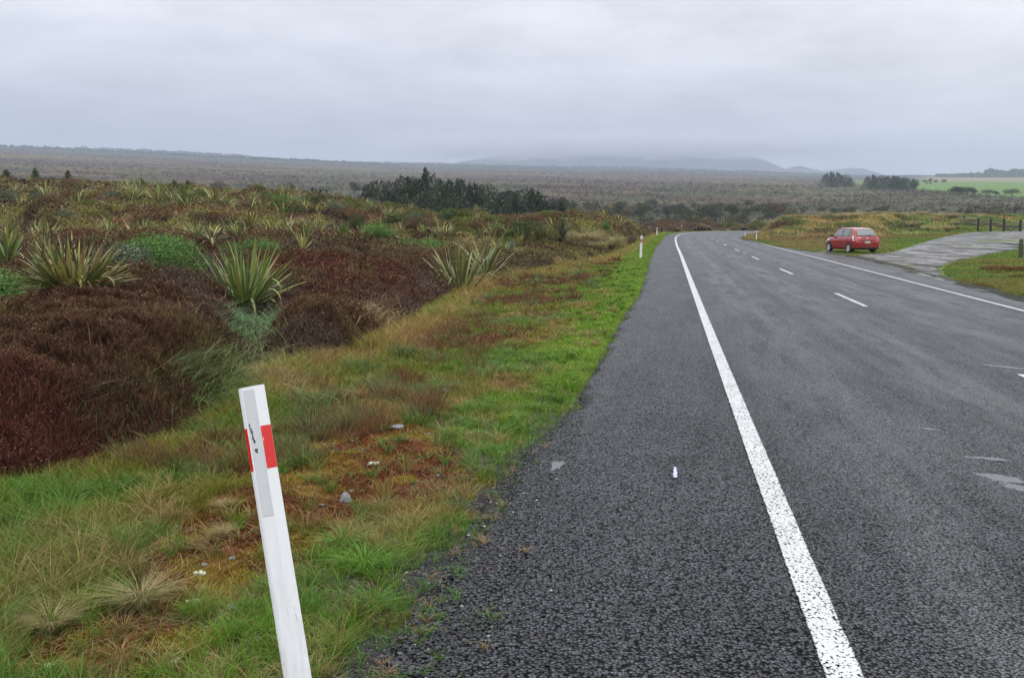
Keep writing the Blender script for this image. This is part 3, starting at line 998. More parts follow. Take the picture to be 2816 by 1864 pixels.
# (a) even sward over the left verge
x, y = sample_view(620000, 3.1, 130, -250, 2100, 1.0)
e = sdist(EDGE_L, x, y)
he = sdist(HEATH, x, y)
D = np.hypot(x, y)
mo = moss_mask(x, y)
bare = sstep(.46, .60, fbm(x, y, 2.6, 3, 31)) * (1 - sstep(9, 14, D))
g_edge = e + (fbm(x, y, 1.9, 3, 34) - .5) * (.9 + .9 * (D < 7))
dens = sstep(-.08, .40, g_edge) * (1 - .93 * mo) * (1 - .75 * bare)
dens = np.where(D > 9, sstep(-.10, .03, e + (fbm(x, y, 3, 3, 36) - .5) * .25), dens)
keep = (he < .35) & (RNG.random(len(x)) < dens) & (e > -.4)
x, y, e, he, D = x[keep], y[keep], e[keep], he[keep], D[keep]
z = terrain(x, y)
tallz = sstep(1.75, 2.2, -x) * (1 - sstep(5.5, 7.5, y))           # rank grass at lower left
hts = (.035 + .05 * fbm(x, y, 1.6, 3, 44) ** 1.2) * (1 + 1.0 * sstep(.5, 2.2, e) * sstep(8, 12, D) + .9 * tallz)
hts *= 1 + 1.3 * np.exp(-((he + .3) / .35) ** 2)
hts *= (.6 + .8 * RNG.random(len(x)))
wd = np.maximum(.0030, D * .00075) * (.7 + .6 * RNG.random(len(x)))
hts = np.maximum(hts, D * .0016)
col = jitter_col(verge_colour(x, y, e, he, D), .30)
dead = RNG.random(len(x)) < .11
col[dead] = jitter_col(np.tile(TAN * .8, (dead.sum(), 1)), .35)
geos.append(blades(np.c_[x, y, z - .005], hts, wd, RNG.random(len(x)) * 2 * pi, .08 + .40 * RNG.random(len(x)), .1 + .4 * RNG.random(len(x)), col))
# (b) tufts: many leaves fanning from one root
n_t = 5200
tx, ty = sample_view(n_t, 3.1, 40, -250, 1900, 1.0)
te, the = sdist(EDGE_L, tx, ty), sdist(HEATH, tx, ty)
tD = np.hypot(tx, ty)
ok = (te > .12) & (the < .3) & (RNG.random(n_t) < (1 - .75 * moss_mask(tx, ty)))
tx, ty, te, the, tD = tx[ok], ty[ok], te[ok], the[ok], tD[ok]
kind = fbm(tx, ty, .9, 2, 46) + (RNG.random(len(tx)) - .5) * .4
nb = 34
bx = np.repeat(tx, nb); by = np.repeat(ty, nb)
ba = RNG.random(len(bx)) * 2 * pi
br = RNG.random(len(bx)) ** .7
bD = np.repeat(tD, nb)
rad_t = np.repeat(.015 + .03 * RNG.random(len(tx)), nb)
bx = bx + np.cos(ba) * br * rad_t; by = by + np.sin(ba) * br * rad_t
th_ = np.repeat((.05 + .09 * RNG.random(len(tx))) * (1 + 1.1 * sstep(1.7, 2.2, -tx) * (1 - sstep(5, 7, ty))), nb)
tcol = verge_colour(tx, ty, te, the, tD)
tcol = lerp(tcol, C_(.13, .25, .05), sstep(.5, .62, kind) * .85)
tcol = lerp(tcol, C_(.36, .25, .12), sstep(.5, .38, kind) * 0 + (kind < .27) * .7)
geos.append(blades(np.c_[bx, by, terrain(bx, by) - .004], th_ * (.6 + .7 * RNG.random(len(bx))), np.maximum(.0034, bD * .0008), ba, .15 + .65 * br, .2 + .4 * RNG.random(len(bx)), jitter_col(np.repeat(tcol, nb, 0), .25)))
# (b2) rough brown and olive rush tufts farther up the verge
tx, ty = sample_view(900, 6.5, 46, 300, 1720, 1.0)
te, the = sdist(EDGE_L, tx, ty), sdist(HEATH, tx, ty)
ok = (te > 1.1) & (the < 0) & (fbm(tx, ty, .5, 2, 48) > .42)
tx, ty = tx[ok], ty[ok]
nb = 60
bx, by = np.repeat(tx, nb), np.repeat(ty, nb)
ba = RNG.random(len(bx)) * 2 * pi
br = RNG.random(len(bx)) ** .6
bx, by = bx + np.cos(ba) * br * .12, by + np.sin(ba) * br * .12
pk = RNG.integers(0, 5, len(tx))
pc = np.array([[.16, .080, .042], [.12, .11, .035], [.19, .12, .055], [.13, .19, .08], [.15, .060, .036]])[pk]
geos.append(blades(np.c_[bx, by, terrain(bx, by)], np.repeat(.10 + .14 * RNG.random(len(tx)), nb) * (.6 + .6 * RNG.random(len(bx))), np.maximum(.004, np.hypot(bx, by) * .0007), ba, .1 + .6 * br, .3 * RNG.random(len(bx)), jitter_col(np.repeat(pc, nb, 0), .35)))
# (b3) cover beyond the left photo edge
x, y = sample_view(150000, 1.4, 8, -2600, -250, 1.0)
e, he = sdist(EDGE_L, x, y), sdist(HEATH, x, y)
k = (he < .3) & (e > .1)
x, y, e, he = x[k], y[k], e[k], he[k]
geos.append(blades(np.c_[x, y, terrain(x, y)], .05 + .09 * RNG.random(len(x)), np.full(len(x), .005), RNG.random(len(x)) * 2 * pi, .2 + .5 * RNG.random(len(x)), .2 + .5 * RNG.random(len(x)), jitter_col(verge_colour(x, y, e, he, np.hypot(x, y)), .3)))
# (c) moss cushions: very short dense pile
x, y = sample_view(150000, 3.3, 12, 0, 1500, 1.0)
mo = moss_mask(x, y)
k = (RNG.random(len(x)) < mo * (1 - .8 * sstep(.56, .66, fbm(x, y, 4.5, 2, 39)))) & (sdist(EDGE_L, x, y) > .15)
x, y = x[k], y[k]
mc = lerp(np.tile(RUST, (len(x), 1)), OCHRE, sstep(.44, .60, fbm(x, y, 3.3, 3, 33)))
mc = lerp(mc, C_(.30, .27, .03), sstep(.68, .74, fbm(x, y, 4.1, 2, 35)))
zm = terrain(x, y) + .018 * fbm(x, y, 6, 2, 38)
geos.append(blades(np.c_[x, y, zm - .01], .014 + .014 * RNG.random(len(x)), np.full(len(x), .0055), RNG.random(len(x)) * 2 * pi, .5 * RNG.random(len(x)), .4 * RNG.random(len(x)), jitter_col(mc, .4)))
# (d) thin weeds creeping over the stony shoulder edge
tx, ty = sample_view(1500, 3.3, 14, 700, 1500, 1.0)
te = sdist(EDGE_L, tx, ty)
ok = (te > -.45) & (te < .6) & (RNG.random(len(tx)) < .55 - .5 * (te < -.15))
tx, ty = tx[ok], ty[ok]
nb = 14
bx, by = np.repeat(tx, nb), np.repeat(ty, nb)
ba = RNG.random(len(bx)) * 2 * pi
wc = np.where(RNG.random((len(tx), 1)) < .3, C_(.33, .23, .11), C_(.10, .19, .04))
zb = np.maximum(terrain(bx, by), 0)
geos.append(blades(np.c_[bx, by, zb], .03 + .04 * RNG.random(len(bx)), np.full(len(bx), .004), ba, .5 + .8 * RNG.random(len(bx)), .4 + .4 * RNG.random(len(bx)), jitter_col(np.repeat(wc, nb, 0), .3)))
# (e) loose dead stalks lying on the verge
x, y = sample_view(26000, 3.2, 26, -200, 1700, 1.0)
e = sdist(EDGE_L, x, y)
k = (e > .15) & (sdist(HEATH, x, y) < .4)
x, y = x[k], y[k]
geos.append(blades(np.c_[x, y, terrain(x, y) + .01], .015 + .03 * RNG.random(len(x)), np.full(len(x), .0028), RNG.random(len(x)) * 2 * pi, 2 + 3 * RNG.random(len(x)), RNG.random(len(x)), jitter_col(np.tile(C_(.36, .24, .12), (len(x), 1)), .4)))
# (f) right-hand verge, pull-in and mound
x, y = sample_view(330000, 20, 172, 1990, 3050, 1.35)
er = -sdist(EDGE_R, x, y)
D = np.hypot(x, y)
trk = in_poly(TR, x, y)
dn = sstep(.1, .7, er + (fbm(x, y, 1.2, 3, 35) - .5) * .6)
k = (~trk) & (RNG.random(len(x)) < dn) & (sdist(EDGE_L, x, y) < 0)
x, y, er, D = x[k], y[k], er[k], D[k]
mnd = mound_k(1408 + FPX * x / y, y) ** .5
rough_k = sstep(.48, .6, fbm(x, y, .6, 3, 62))
hts = (.05 + .06 * RNG.random(len(x))) + mnd * (.15 + .85 * fbm(x, y, .5, 3, 63) ** 2)
px = 1408 + FPX * x / y
hts += sstep(2100, 2160, px) * (1 - sstep(2400, 2470, px)) * sstep(63, 80, D) * .10 * rough_k
hts += .22 * sstep(.55, .66, fbm(x, y, .45, 3, 67)) * sstep(2640, 2720, px) * (1 - sstep(46, 55, D)) * sstep(25, 32, D)
geos.append(blades(np.c_[x, y, terrain(x, y) - .01], hts, np.maximum(.01, D * .0007), RNG.random(len(x)) * 2 * pi, .2 + .5 * RNG.random(len(x)), .3 + .4 * RNG.random(len(x)), jitter_col(right_colour(x, y, er, D), .28)))
V, L, T, C = join_geo(*geos)
grass = mesh_obj('grass', raw_mesh('grass', V, L, T, M_GRASS, C))
tag(grass, kind='stuff')
print('grass faces', len(T))


# ---- heath: a springy canopy of fine brown twigs over the whole left side
def heath_top(x, y, he, D):
    h = .62 + .75 * (fbm(x, y, .36, 2, 101) - .45) + .42 * (vnoise(x * 1.0, y * 1.0, 102) ** .7 - .55) + .12 * (vnoise(x * 3.1, y * 3.1, 109) - .5)
    h = np.minimum(h, .92)
    h = h - .42 * np.exp(-((fbm(x, y, .62, 2, 133) - .5) / .032) ** 2) * (D < 30)
    h = h + .25 * sstep(20, 60, D) * fbm(x, y, .14, 2, 103)
    cut = sstep(.0, .75, he + (fbm(x, y, 1.3, 3, 104) - .5) * .5) ** .55
    gap = .6 * sstep(.62, .72, fbm(x, y, .38, 3, 105)) * sstep(7, 10, D) * (D < 16) + .8 * sstep(.6, .68, fbm(x, y, .12, 3, 106)) * (D >= 16) * sstep(16, 30, D)
    GP = np.array([(-2.5, 11.2), (-3.2, 12.6), (-3.75, 14.6), (-4.6, 17.5), (-5.4, 20.0)])
    gd = np.abs(sdist_near(GP, x.ravel(), y.ravel())).reshape(np.shape(x)) if np.size(x) < 2000000 else 9
    gap = np.maximum(gap, .95 * np.exp(-(gd / (.42 + .25 * vnoise(x * 1.3, y * 1.3, 77))) ** 2))
    return np.maximum(h * cut * (1 - .80 * gap), 0)


az2 = np.linspace(math.atan((-2400 - 1408) / FPX), math.atan((2160 - 1408) / FPX), 760)
rd2 = np.geomspace(2.5, 215, 560)
A2, R2 = np.meshgrid(az2, rd2, indexing='ij')
hx, hy = (np.tan(A2) * R2), R2
hef = sdist(HEATH, hx.ravel(), hy.ravel()).reshape(hx.shape)
hD = np.hypot(hx, hy)
gz = terrain(hx, hy)
htop = heath_top(hx, hy, hef, hD)
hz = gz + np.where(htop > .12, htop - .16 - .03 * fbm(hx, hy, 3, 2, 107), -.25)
idx = np.arange(hx.size).reshape(hx.shape)
ok = (hef > .05)
cell = ok[:-1, :-1] & ok[1:, :-1] & ok[1:, 1:] & ok[:-1, 1:]
q = np.stack([idx[:-1, :-1], idx[:-1, 1:], idx[1:, 1:], idx[1:, :-1]], -1)[cell]
ub, inv = np.unique(q.ravel(), return_inverse=True)
Vb = np.stack([hx, hy, hz], -1).reshape(-1, 3)[ub]
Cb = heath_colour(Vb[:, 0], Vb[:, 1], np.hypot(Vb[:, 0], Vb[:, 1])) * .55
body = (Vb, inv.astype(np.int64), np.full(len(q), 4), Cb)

geos = [body]
x, y = sample_view(640000, 5.8, 190, -560, 2130, 1.0)
# extra twigs on the near slope of the heath
x2, y2 = sample_view(260000, 6.2, 16, -560, 1150, 1.0)
x3, y3 = sample_view(150000, 2.6, 60, -2400, -560, 1.0)
x, y = np.r_[x, x2, x3], np.r_[y, y2, y3]
he = sdist(HEATH, x, y)
k = he > .02
x, y, he = x[k], y[k], he[k]
D = np.hypot(x, y)
ht = heath_top(x, y, he, D)
k = ht > .10
x, y, he, D, ht = x[k], y[k], he[k], D[k], ht[k]
n = len(x)
clump = (hash2(np.floor((x + .3 * fbm(x, y, 3, 1, 9)) * 7), np.floor((y + .3 * fbm(x, y, 3, 1, 8)) * 7), 5) - .5) * .16 * np.minimum(ht / .5, 1)
tl = np.minimum((.05 + .08 * RNG.random(n)) * (1 + 1.6 * sstep(9, 60, D)), ht * .9)
depth = RNG.random(n) ** 2 * np.minimum(ht * .8, .35) * np.where(he < .8, 1.0, .25)
zb = terrain(x, y) + ht - tl - depth + clump
wd = np.maximum(.0055, D * .00085) * (.6 + .8 * RNG.random(n))
hc = heath_colour(x, y, D)
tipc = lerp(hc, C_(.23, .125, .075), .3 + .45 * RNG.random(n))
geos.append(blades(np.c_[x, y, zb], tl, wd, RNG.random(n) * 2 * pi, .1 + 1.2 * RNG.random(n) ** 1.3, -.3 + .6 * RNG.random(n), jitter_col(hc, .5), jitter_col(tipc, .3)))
# fine leafy grain over the twigs
x, y = sample_view(900000, 5.8, 120, -560, 2130, 1.15)
he = sdist(HEATH, x, y)
k = he > .02
x, y, he = x[k], y[k], he[k]
D = np.hypot(x, y)
ht = heath_top(x, y, he, D)
k = ht > .10
x, y, he, D, ht = x[k], y[k], he[k], D[k], ht[k]
n = len(x)
clump = (hash2(np.floor((x + .3 * fbm(x, y, 3, 1, 9)) * 7), np.floor((y + .3 * fbm(x, y, 3, 1, 8)) * 7), 5) - .5) * .16 * np.minimum(ht / .5, 1)
zq = terrain(x, y) + ht + clump - RNG.random(n) ** 1.5 * np.where(he < .8, ht * .9, .16)
gc = lerp(heath_colour(x, y, D) * 1.1, C_(.23, .125, .075), (RNG.random(n) < .22) * .7)
gc = lerp(gc, C_(.13, .15, .05), (RNG.random(n) < .10) * .7)
geos.append(quads(np.c_[x, y, zq], RNG.random(n) * 2 * pi, RNG.uniform(-.3, 1.3, n), np.maximum(.020, D * .0022) * RNG.uniform(.6, 1.4, n), np.full(n, .42), jitter_col(gc, .55)))
# taller bare stems sticking out
k = RNG.random(n) < .006 * (D < 40)
xs1, ys1, m1 = x[k], y[k], int(k.sum())
geos.append(blades(np.c_[xs1, ys1, terrain(xs1, ys1) + ht[k] - .12], .14 + .16 * RNG.random(m1), np.maximum(.004, D[k] * .0006), RNG.random(m1) * 2 * pi, .1 + .5 * RNG.random(m1), .3 * RNG.random(m1), jitter_col(np.tile(C_(.22, .15, .09), (m1, 1)), .4)))
V, L, T, C = join_geo(*geos)
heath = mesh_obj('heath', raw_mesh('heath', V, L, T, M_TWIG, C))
tag(heath, kind='stuff')
print('heath faces', len(T))

# ---- coarse grasses and rushes standing in the heath
geos = []
patches = [(600, 870, .8, 1.3, C_(.15, .26, .10), 800), (660, 840, .6, .9, C_(.16, .29, .13), 450), (640, 960, .5, .8, C_(.14, .20, .06), 900), (700, 1000, .4, .8, C_(.16, .20, .07), 600), (470, 985, .7, .4, C_(.12, .17, .06), 350), (330, 1085, .8, .5, C_(.14, .15, .06), 350),
           (190, 1150, .8, .4, C_(.12, .12, .05), 300), (730, 1010, .5, .5, C_(.33, .26, .14), 700), (1010, 880, 1.2, .8, C_(.36, .27, .14), 800), (90, 895, .4, .4, C_(.12, .2, .06), 200), (440, 850, .9, .4, C_(.2, .17, .06), 300),
           (845, 985, .5, .3, C_(.14, .2, .07), 200)]
for px, py, rx, ry, c, m in patches:
    x0, y0, z0 = ground_at(px, py, .5 if py < 1000 and px < 900 else .2)
    ax, ay = x0 + RNG.normal(size=m) * rx * .45, y0 + RNG.normal(size=m) * ry * .8
    hh = np.minimum(heath_top(ax, ay, sdist(HEATH, ax, ay), np.hypot(ax, ay)) * 1.0, .6)
    lenb = hh * .4 + .10 + .18 * RNG.random(m)
    geos.append(blades(np.c_[ax, ay, terrain(ax, ay) + hh * .4], lenb, np.full(m, .013), RNG.random(m) * 2 * pi, .3 + .7 * RNG.random(m), .3 + .6 * RNG.random(m), jitter_col(np.tile(c, (m, 1)), .35)))
V, L, T, C = join_geo(*geos)
tag(mesh_obj('rushes', raw_mesh('rushes', V, L, T, M_GRASS, C)), kind='stuff')


# ---- scrub covering the far plain
x, y = sample_view(95000, 185, 3300, -200, 3050, 1.0)
D = np.hypot(x, y)
px = 1408 + FPX * x / y
row = HORIZON - (HORIZON - np.interp(px, PL_PX, PL_ROW)) * 1.08 * (1 - 250 / np.maximum(D, 260))
top = np.interp(px, [2150, 2300, 2450, 2816, 3300], [484, 490, 498, 502, 506])
bot = np.interp(px, [2150, 2300, 2450, 2560, 2700, 2816, 3300], [499, 512, 524, 534, 546, 554, 566])
pad = (row > top) & (row < bot) & (px > 2300) & (D > 330)
k = ~pad & (RNG.random(len(x)) < 1 - .72 * sstep(380, 1100, D)) & (RNG.random(len(x)) < .35 + .65 * sstep(.42, .6, fbm(x, y, 1 / 30, 3, 111))) & ~((px > 1780) & (D < 185))
x, y, D, px = x[k], y[k], D[k], px[k]
nc = len(x)
nq = 12
sz = (.4 + .8 * RNG.random(nc) ** 2) * (1 + D / 1100)
bc = lerp(plain_colour(x, y, D) * 1.1, C_(.060, .075, .035), sstep(.35, .7, RNG.random(nc)) * (.75 - .45 * sstep(500, 1500, D)))
bc = lerp(bc, C_(.14, .15, .06), (RNG.random(nc) < .10) * .6 * (D < 700))
off = RNG.normal(size=(nc, nq, 3)) * np.array([.42, .42, .30])
cen = np.c_[x, y, terrain(x, y) + sz * .38][:, None, :] + off * sz[:, None, None]
bc = lerp(bc, C_(.062, .055, .040), .55)
cc = np.repeat(bc * .85, nq, 0) * (.8 + .4 * RNG.random((nc * nq, 1)))
geo_s = quads(cen.reshape(-1, 3), RNG.random(nc * nq) * 2 * pi, RNG.uniform(.85, 1.5, nc * nq), np.repeat(sz, nq) * .5, np.full(nc * nq, .7), cc)
tag(mesh_obj('scrub', raw_mesh('scrub', *geo_s[:3], M_LEAF, geo_s[3])), kind='stuff')

# ---- loose chips thrown along the edge of the seal
x, y = sample_view(60000, 3.1, 14, 500, 1600, 1.0)
e = sdist(EDGE_L, x, y)
k = (e > -.75) & (e < .75) & (RNG.random(len(x)) < np.exp(-(np.abs(e - .08) / .33) ** 2))
x, y = x[k], y[k]
n = len(x)
s = .005 + .008 * RNG.random(n) ** 2
dirs = np.array([[1, 0, 0], [-.5, .8, 0], [-.6, -.8, 0], [0, 0, .7], [0.2, 0, -.7]])
Vc = (dirs[None] * (.7 + .6 * RNG.random((n, 5, 1)))) * s[:, None, None]
an = RNG.random(n) * 2 * pi
ca, sa = np.cos(an), np.sin(an)
Vr = np.stack([Vc[..., 0] * ca[:, None] - Vc[..., 1] * sa[:, None], Vc[..., 0] * sa[:, None] + Vc[..., 1] * ca[:, None], Vc[..., 2]], -1)
zc0 = np.where(sdist(EDGE_L, x, y) > 0, terrain(x, y), 0.0)
Vr += np.c_[x, y, zc0 + s * .3][:, None]
tri = np.array([[0, 1, 3], [1, 2, 3], [2, 0, 3], [1, 0, 4], [2, 1, 4], [0, 2, 4]])
L = (np.arange(n)[:, None, None] * 5 + tri[None]).ravel()
gcol = jitter_col(np.tile(C_(.055, .057, .06), (n, 1)), .6)
gcol[RNG.random(n) < .008] = C_(.4, .38, .34)
gcol[RNG.random(n) < .02] = C_(.16, .06, .035)
tag(mesh_obj('gravel', raw_mesh('gravel', Vr.reshape(-1, 3), L, np.full(n * 6, 3), leaf_mat('loose_chip', .4, 0, .5), np.repeat(gcol, 5, 0))), kind='stuff')


# ------------------------------------------------------------------ flax
def flax_geo(n_leaf=55, height=1.4, spread=1.0, droop=.3, seed=1, pal='green', width=.055, dead=.12, clump=.10):
    r = np.random.default_rng(seed)
    seg = 8
    Vs, Cs = [], []
    for i in range(n_leaf):
        a = r.random() * 2 * pi
        q_ = r.random() ** .8
        L_ = height * (1.05 - .25 * q_) * r.uniform(.75, 1.12)
        th0 = q_ * spread * 1.05 + r.normal() * .06           # tilt from vertical at the base
        is_dead = r.random() < dead
        bendk = droop * r.uniform(.2, 1.4) * (1.6 if is_dead else 1) + (1.9 if r.random() < .14 else 0)
        wdt = width * .55 * r.uniform(.7, 1.2)
        base_r = clump * height * r.random() ** .6
        p = np.array([cos(a) * base_r, sin(a) * base_r, -.03])
        tw = a + pi / 2 + r.normal() * .35
        side = np.array([cos(tw), sin(tw), r.normal() * .15])
        side /= np.linalg.norm(side)
        if is_dead:
            c = np.array([.38, .27, .13]) * r.uniform(.6, 1.1)
        elif pal == 'green':
            c = np.array([[.12, .21, .045], [.18, .28, .05], [.30, .34, .08], [.12, .19, .09]][r.integers(4)]) * r.uniform(.8, 1.25)
        elif pal == 'yellow':
            c = np.array([[.19, .23, .05], [.38, .37, .10], [.09, .15, .04], [.44, .40, .14], [.11, .16, .06]][r.integers(5)]) * r.uniform(.8, 1.2)
        elif pal == 'dark':
            c = np.array([[.035, .055, .028], [.055, .08, .035], [.10, .115, .05]][r.integers(3)]) * r.uniform(.8, 1.2)
        else:
            c = np.array([[.15, .20, .08], [.26, .30, .12], [.38, .38, .16], [.11, .16, .05]][r.integers(4)]) * r.uniform(.85, 1.2)
        rows = []
        for k in range(seg + 1):
            t = k / seg
            ww = wdt * (.45 + 1.1 * min(t * 2.2, 1) * .5) * (1 if t < .55 else max(0.02, 1 - ((t - .55) / .45) ** 1.6))
            th = th0 + bendk * t * t * 1.25
            if k:
                p = p + np.array([cos(a) * sin(th), sin(a) * sin(th), cos(th)]) * (L_ / seg)
            nrm = np.array([cos(a) * cos(th), sin(a) * cos(th), -sin(th)])
            keel = p - nrm * 0 + nrm * ww * .28
            rows.append([p - side * ww, keel, p + side * ww])
            cc = c * (.75 + .3 * t)
            if t > .88 and r.random() < .7:
                cc = np.array([.20, .11, .05])
            if is_dead is False and r.random() < .06:
                cc = cc * .5 + np.array([.17, .13, .05])
            em = cc * .9 + np.array([.03, .012, .0])
            Cs += [em, cc * .85, em]
        Vs.append(rows)
    V = np.array(Vs).reshape(-1, 3)
    C = np.array(Cs)
    m = (seg + 1) * 3
    qd = []
    for k in range(seg):
        for j in (0, 1):
            a0 = k * 3 + j
            qd.append([a0, a0 + 1, a0 + 4, a0 + 3])
    qd = np.array(qd)
    L = (np.arange(n_leaf)[:, None, None] * m + qd[None]).ravel()
    return V, L, np.full(n_leaf * len(qd), 4), C


def flax_mesh(**k):
    return raw_mesh('flax_leaves', *flax_geo(**k)[:3], M_FLAX, flax_geo(**k)[3], smooth=True)


def stalk_mesh(n, h, r_, seed):
    rr = random.Random(seed)
    mb = MB()
    for i in range(n):
        a, q_ = rr.random() * 2 * pi, rr.uniform(.0, .35)
        b = Vector((cos(a) * .15 * r_, sin(a) * .15 * r_, 0))
        t = Vector((cos(a) * q_ * h * .5, sin(a) * q_ * h * .5, h * rr.uniform(.75, 1.1)))
        m_ = (b + t) / 2 + Vector((rr.uniform(-.05, .05), rr.uniform(-.05, .05), 0))
        mb.tube([b, m_, t], [.010, .009, .004], 5)
        for j in range(5):
            f = rr.uniform(.62, .97)
            p = b.lerp(t, f)
            d = Vector((rr.uniform(-1, 1), rr.uniform(-1, 1), rr.uniform(.5, 1.2))).normalized() * .13
            mb.tube([p, p + d * .6], [.006, .010], 4)
    me = bpy.data.meshes.new('flower_stalk')
    me.from_pydata(mb.v, [], mb.f)
    me.materials.append(M_STALK)
    me.update()
    return me


M_STALK = plain_mat('flower_stalk', (.035, .022, .018), .8, var=.3)
# hero plants: (px, py of base, height row of the leaf tips, options, label)
hero = [
    (205, 842, 652, dict(n_leaf=330, spread=1.5, droop=.30, seed=3, pal='yellow', width=.044, dead=.15, clump=.42), 'large spreading flax with yellow striped leaves standing in the near heath, widest of all', 'stalk'),
    (673, 785, 662, dict(n_leaf=170, spread=1.3, droop=.16, seed=5, pal='green', width=.044, dead=.08, clump=.22), 'upright fan of green flax ringed by red brown heath, behind the teal grass patch', None),
    (1268, 775, 640, dict(n_leaf=60, spread=1.0, droop=.22, seed=8, pal='pale', width=.052, clump=.25, dead=.14), 'pale grey green flax with broad leaves at the verge edge of the heath', None),
    (1335, 742, 632, dict(n_leaf=50, spread=1.0, droop=.45, seed=9, pal='pale', width=.05, dead=.12), 'drooping pale flax just behind the broad leaved flax', None),
    (20, 765, 655, dict(n_leaf=34, spread=.9, droop=.15, seed=12, pal='green', width=.045, dead=.05), 'bright green flax cut by the photo edge beside the largest flax', None),
    (140, 745, 620, dict(n_leaf=46, spread=.8, droop=.15, seed=13, pal='yellow', width=.04, dead=.2), 'tall tangled flax with brown stalks right behind the largest flax', 'stalk'),
    (1540, 668, 600, dict(n_leaf=80, spread=1.1, droop=.4, seed=14, pal='dark', width=.045, dead=.05), 'dark green flax with a tall bunch of black flower stalks', 'many'),
    (1430, 676, 622, dict(n_leaf=22, spread=.95, droop=.3, seed=15, pal='yellow', width=.05, dead=.0), 'small yellow green flax fan between the pale flax and the stalked dark flax', None),
    (948, 664, 612, dict(n_leaf=34, spread=.55, droop=.08, seed=16, pal='green', width=.045, dead=.05), 'narrow upright flax beside the bright green shrubs in the middle of the heath', None),
    (832, 680, 634, dict(n_leaf=16, spread=1.0, droop=.1, seed=17, pal='yellow', width=.05, dead=.1), 'sparse flax with a few spiky leaves behind the upright fan', None),
    (690, 655, 605, dict(n_leaf=60, spread=1.0, droop=.3, seed=18, pal='yellow', width=.045, dead=.15), 'bushy olive flax behind the upright green fan', None),
    (585, 690, 655, dict(n_leaf=40, spread=1.3, droop=.8, seed=19, pal='pale', width=.045, dead=.1), 'low drooping flax with pale leaves beside the leafy shrub', None),
    (1490, 590, 562, dict(n_leaf=50, spread=1.3, droop=.9, seed=20, pal='pale', width=.06, dead=.05), 'grey green weeping flax on the crest above the stalked dark flax', None),
    (1680, 585, 557, dict(n_leaf=46, spread=1.2, droop=.5, seed=21, pal='yellow', width=.07, dead=.05), 'flax on top of the brown knoll beside the bend', None),
    (1310, 620, 590, dict(n_leaf=34, spread=.8, droop=.3, seed=22, pal='pale', width=.05, dead=.1), 'slim grey flax halfway up the heath behind the pale flax', None),
    (1375, 655, 612, dict(n_leaf=30, spread=.5, droop=.1, seed=23, pal='green', width=.05, dead=.1), 'upright olive flax behind the drooping pale flax', None),
    (1745, 628, 612, dict(n_leaf=30, spread=1.2, droop=.4, seed=24, pal='green', width=.05, dead=.05), 'flax on the bank beside the third marker post', None),
]
for px, py, trow, opt, lab, st in hero:
    x0, y0, z0 = ground_at(px, py, .6 if px < 1200 else .25)
    z0 += .05 + 1.0 * float(heath_top(np.array([x0]), np.array([y0]), sdist(HEATH, [x0], [y0]), np.array([math.hypot(x0, y0)]))[0])
    h = max(height_to_row(y0, z0, trow), .6)
    root = link(bpy.data.objects.new('flax_plant', None))
    root.location = (x0, y0, z0)
    tag(root, lab, 'flax', 'flax plants in the heath')
    opt = dict(opt)
    mesh_obj('leaves', flax_mesh(height=h * 1.05, **opt), root)
    if st:
        so = mesh_obj('flower_stalk', stalk_mesh(15 if st == 'many' else 5, h * (1.15 if st == 'many' else 1.0), 1.5, int(px)), root)

# smaller flax repeated over the rise
var = [flax_mesh(n_leaf=34, height=1, spread=1.15, droop=.45, seed=60 + i, pal=p, width=.038, dead=.12) for i, p in enumerate(['yellow', 'yellow', 'green', 'pale', 'yellow', 'green'])]
rr = np.random.default_rng(77)
spots = []
while len(spots) < 230:
    px, d = rr.uniform(-60, 1780), 30 * (114 / 30) ** rr.random()
    x0, y0, z0 = at_dist(px, d)
    if fbm(np.array([x0]), np.array([y0]), .07, 2, 120)[0] < .43 or sdist_near(HEATH, np.array([x0]), np.array([y0]))[0] < 1.8:
        continue
    spots.append((x0, y0, z0, rr.uniform(.5, .95) * (1 + .45 * (d > 50))))
for i, (x0, y0, z0, s) in enumerate(spots):
    d0_ = math.hypot(x0, y0)
    o = mesh_obj('flax_plant', var[i % 6])
    hv = float(heath_top(np.array([x0]), np.array([y0]), sdist(HEATH, [x0], [y0]), np.array([d0_]))[0])
    o.location = (x0, y0, z0 + .75 * hv)
    o.rotation_euler = (0, 0, rr.uniform(0, 6.28))
    o.scale = (s * 1.05, s * 1.05, s)
    d = y0
    tag(o, 'small flax clump scattered over the brown heath rise', 'flax', 'small flax clumps on the rise')


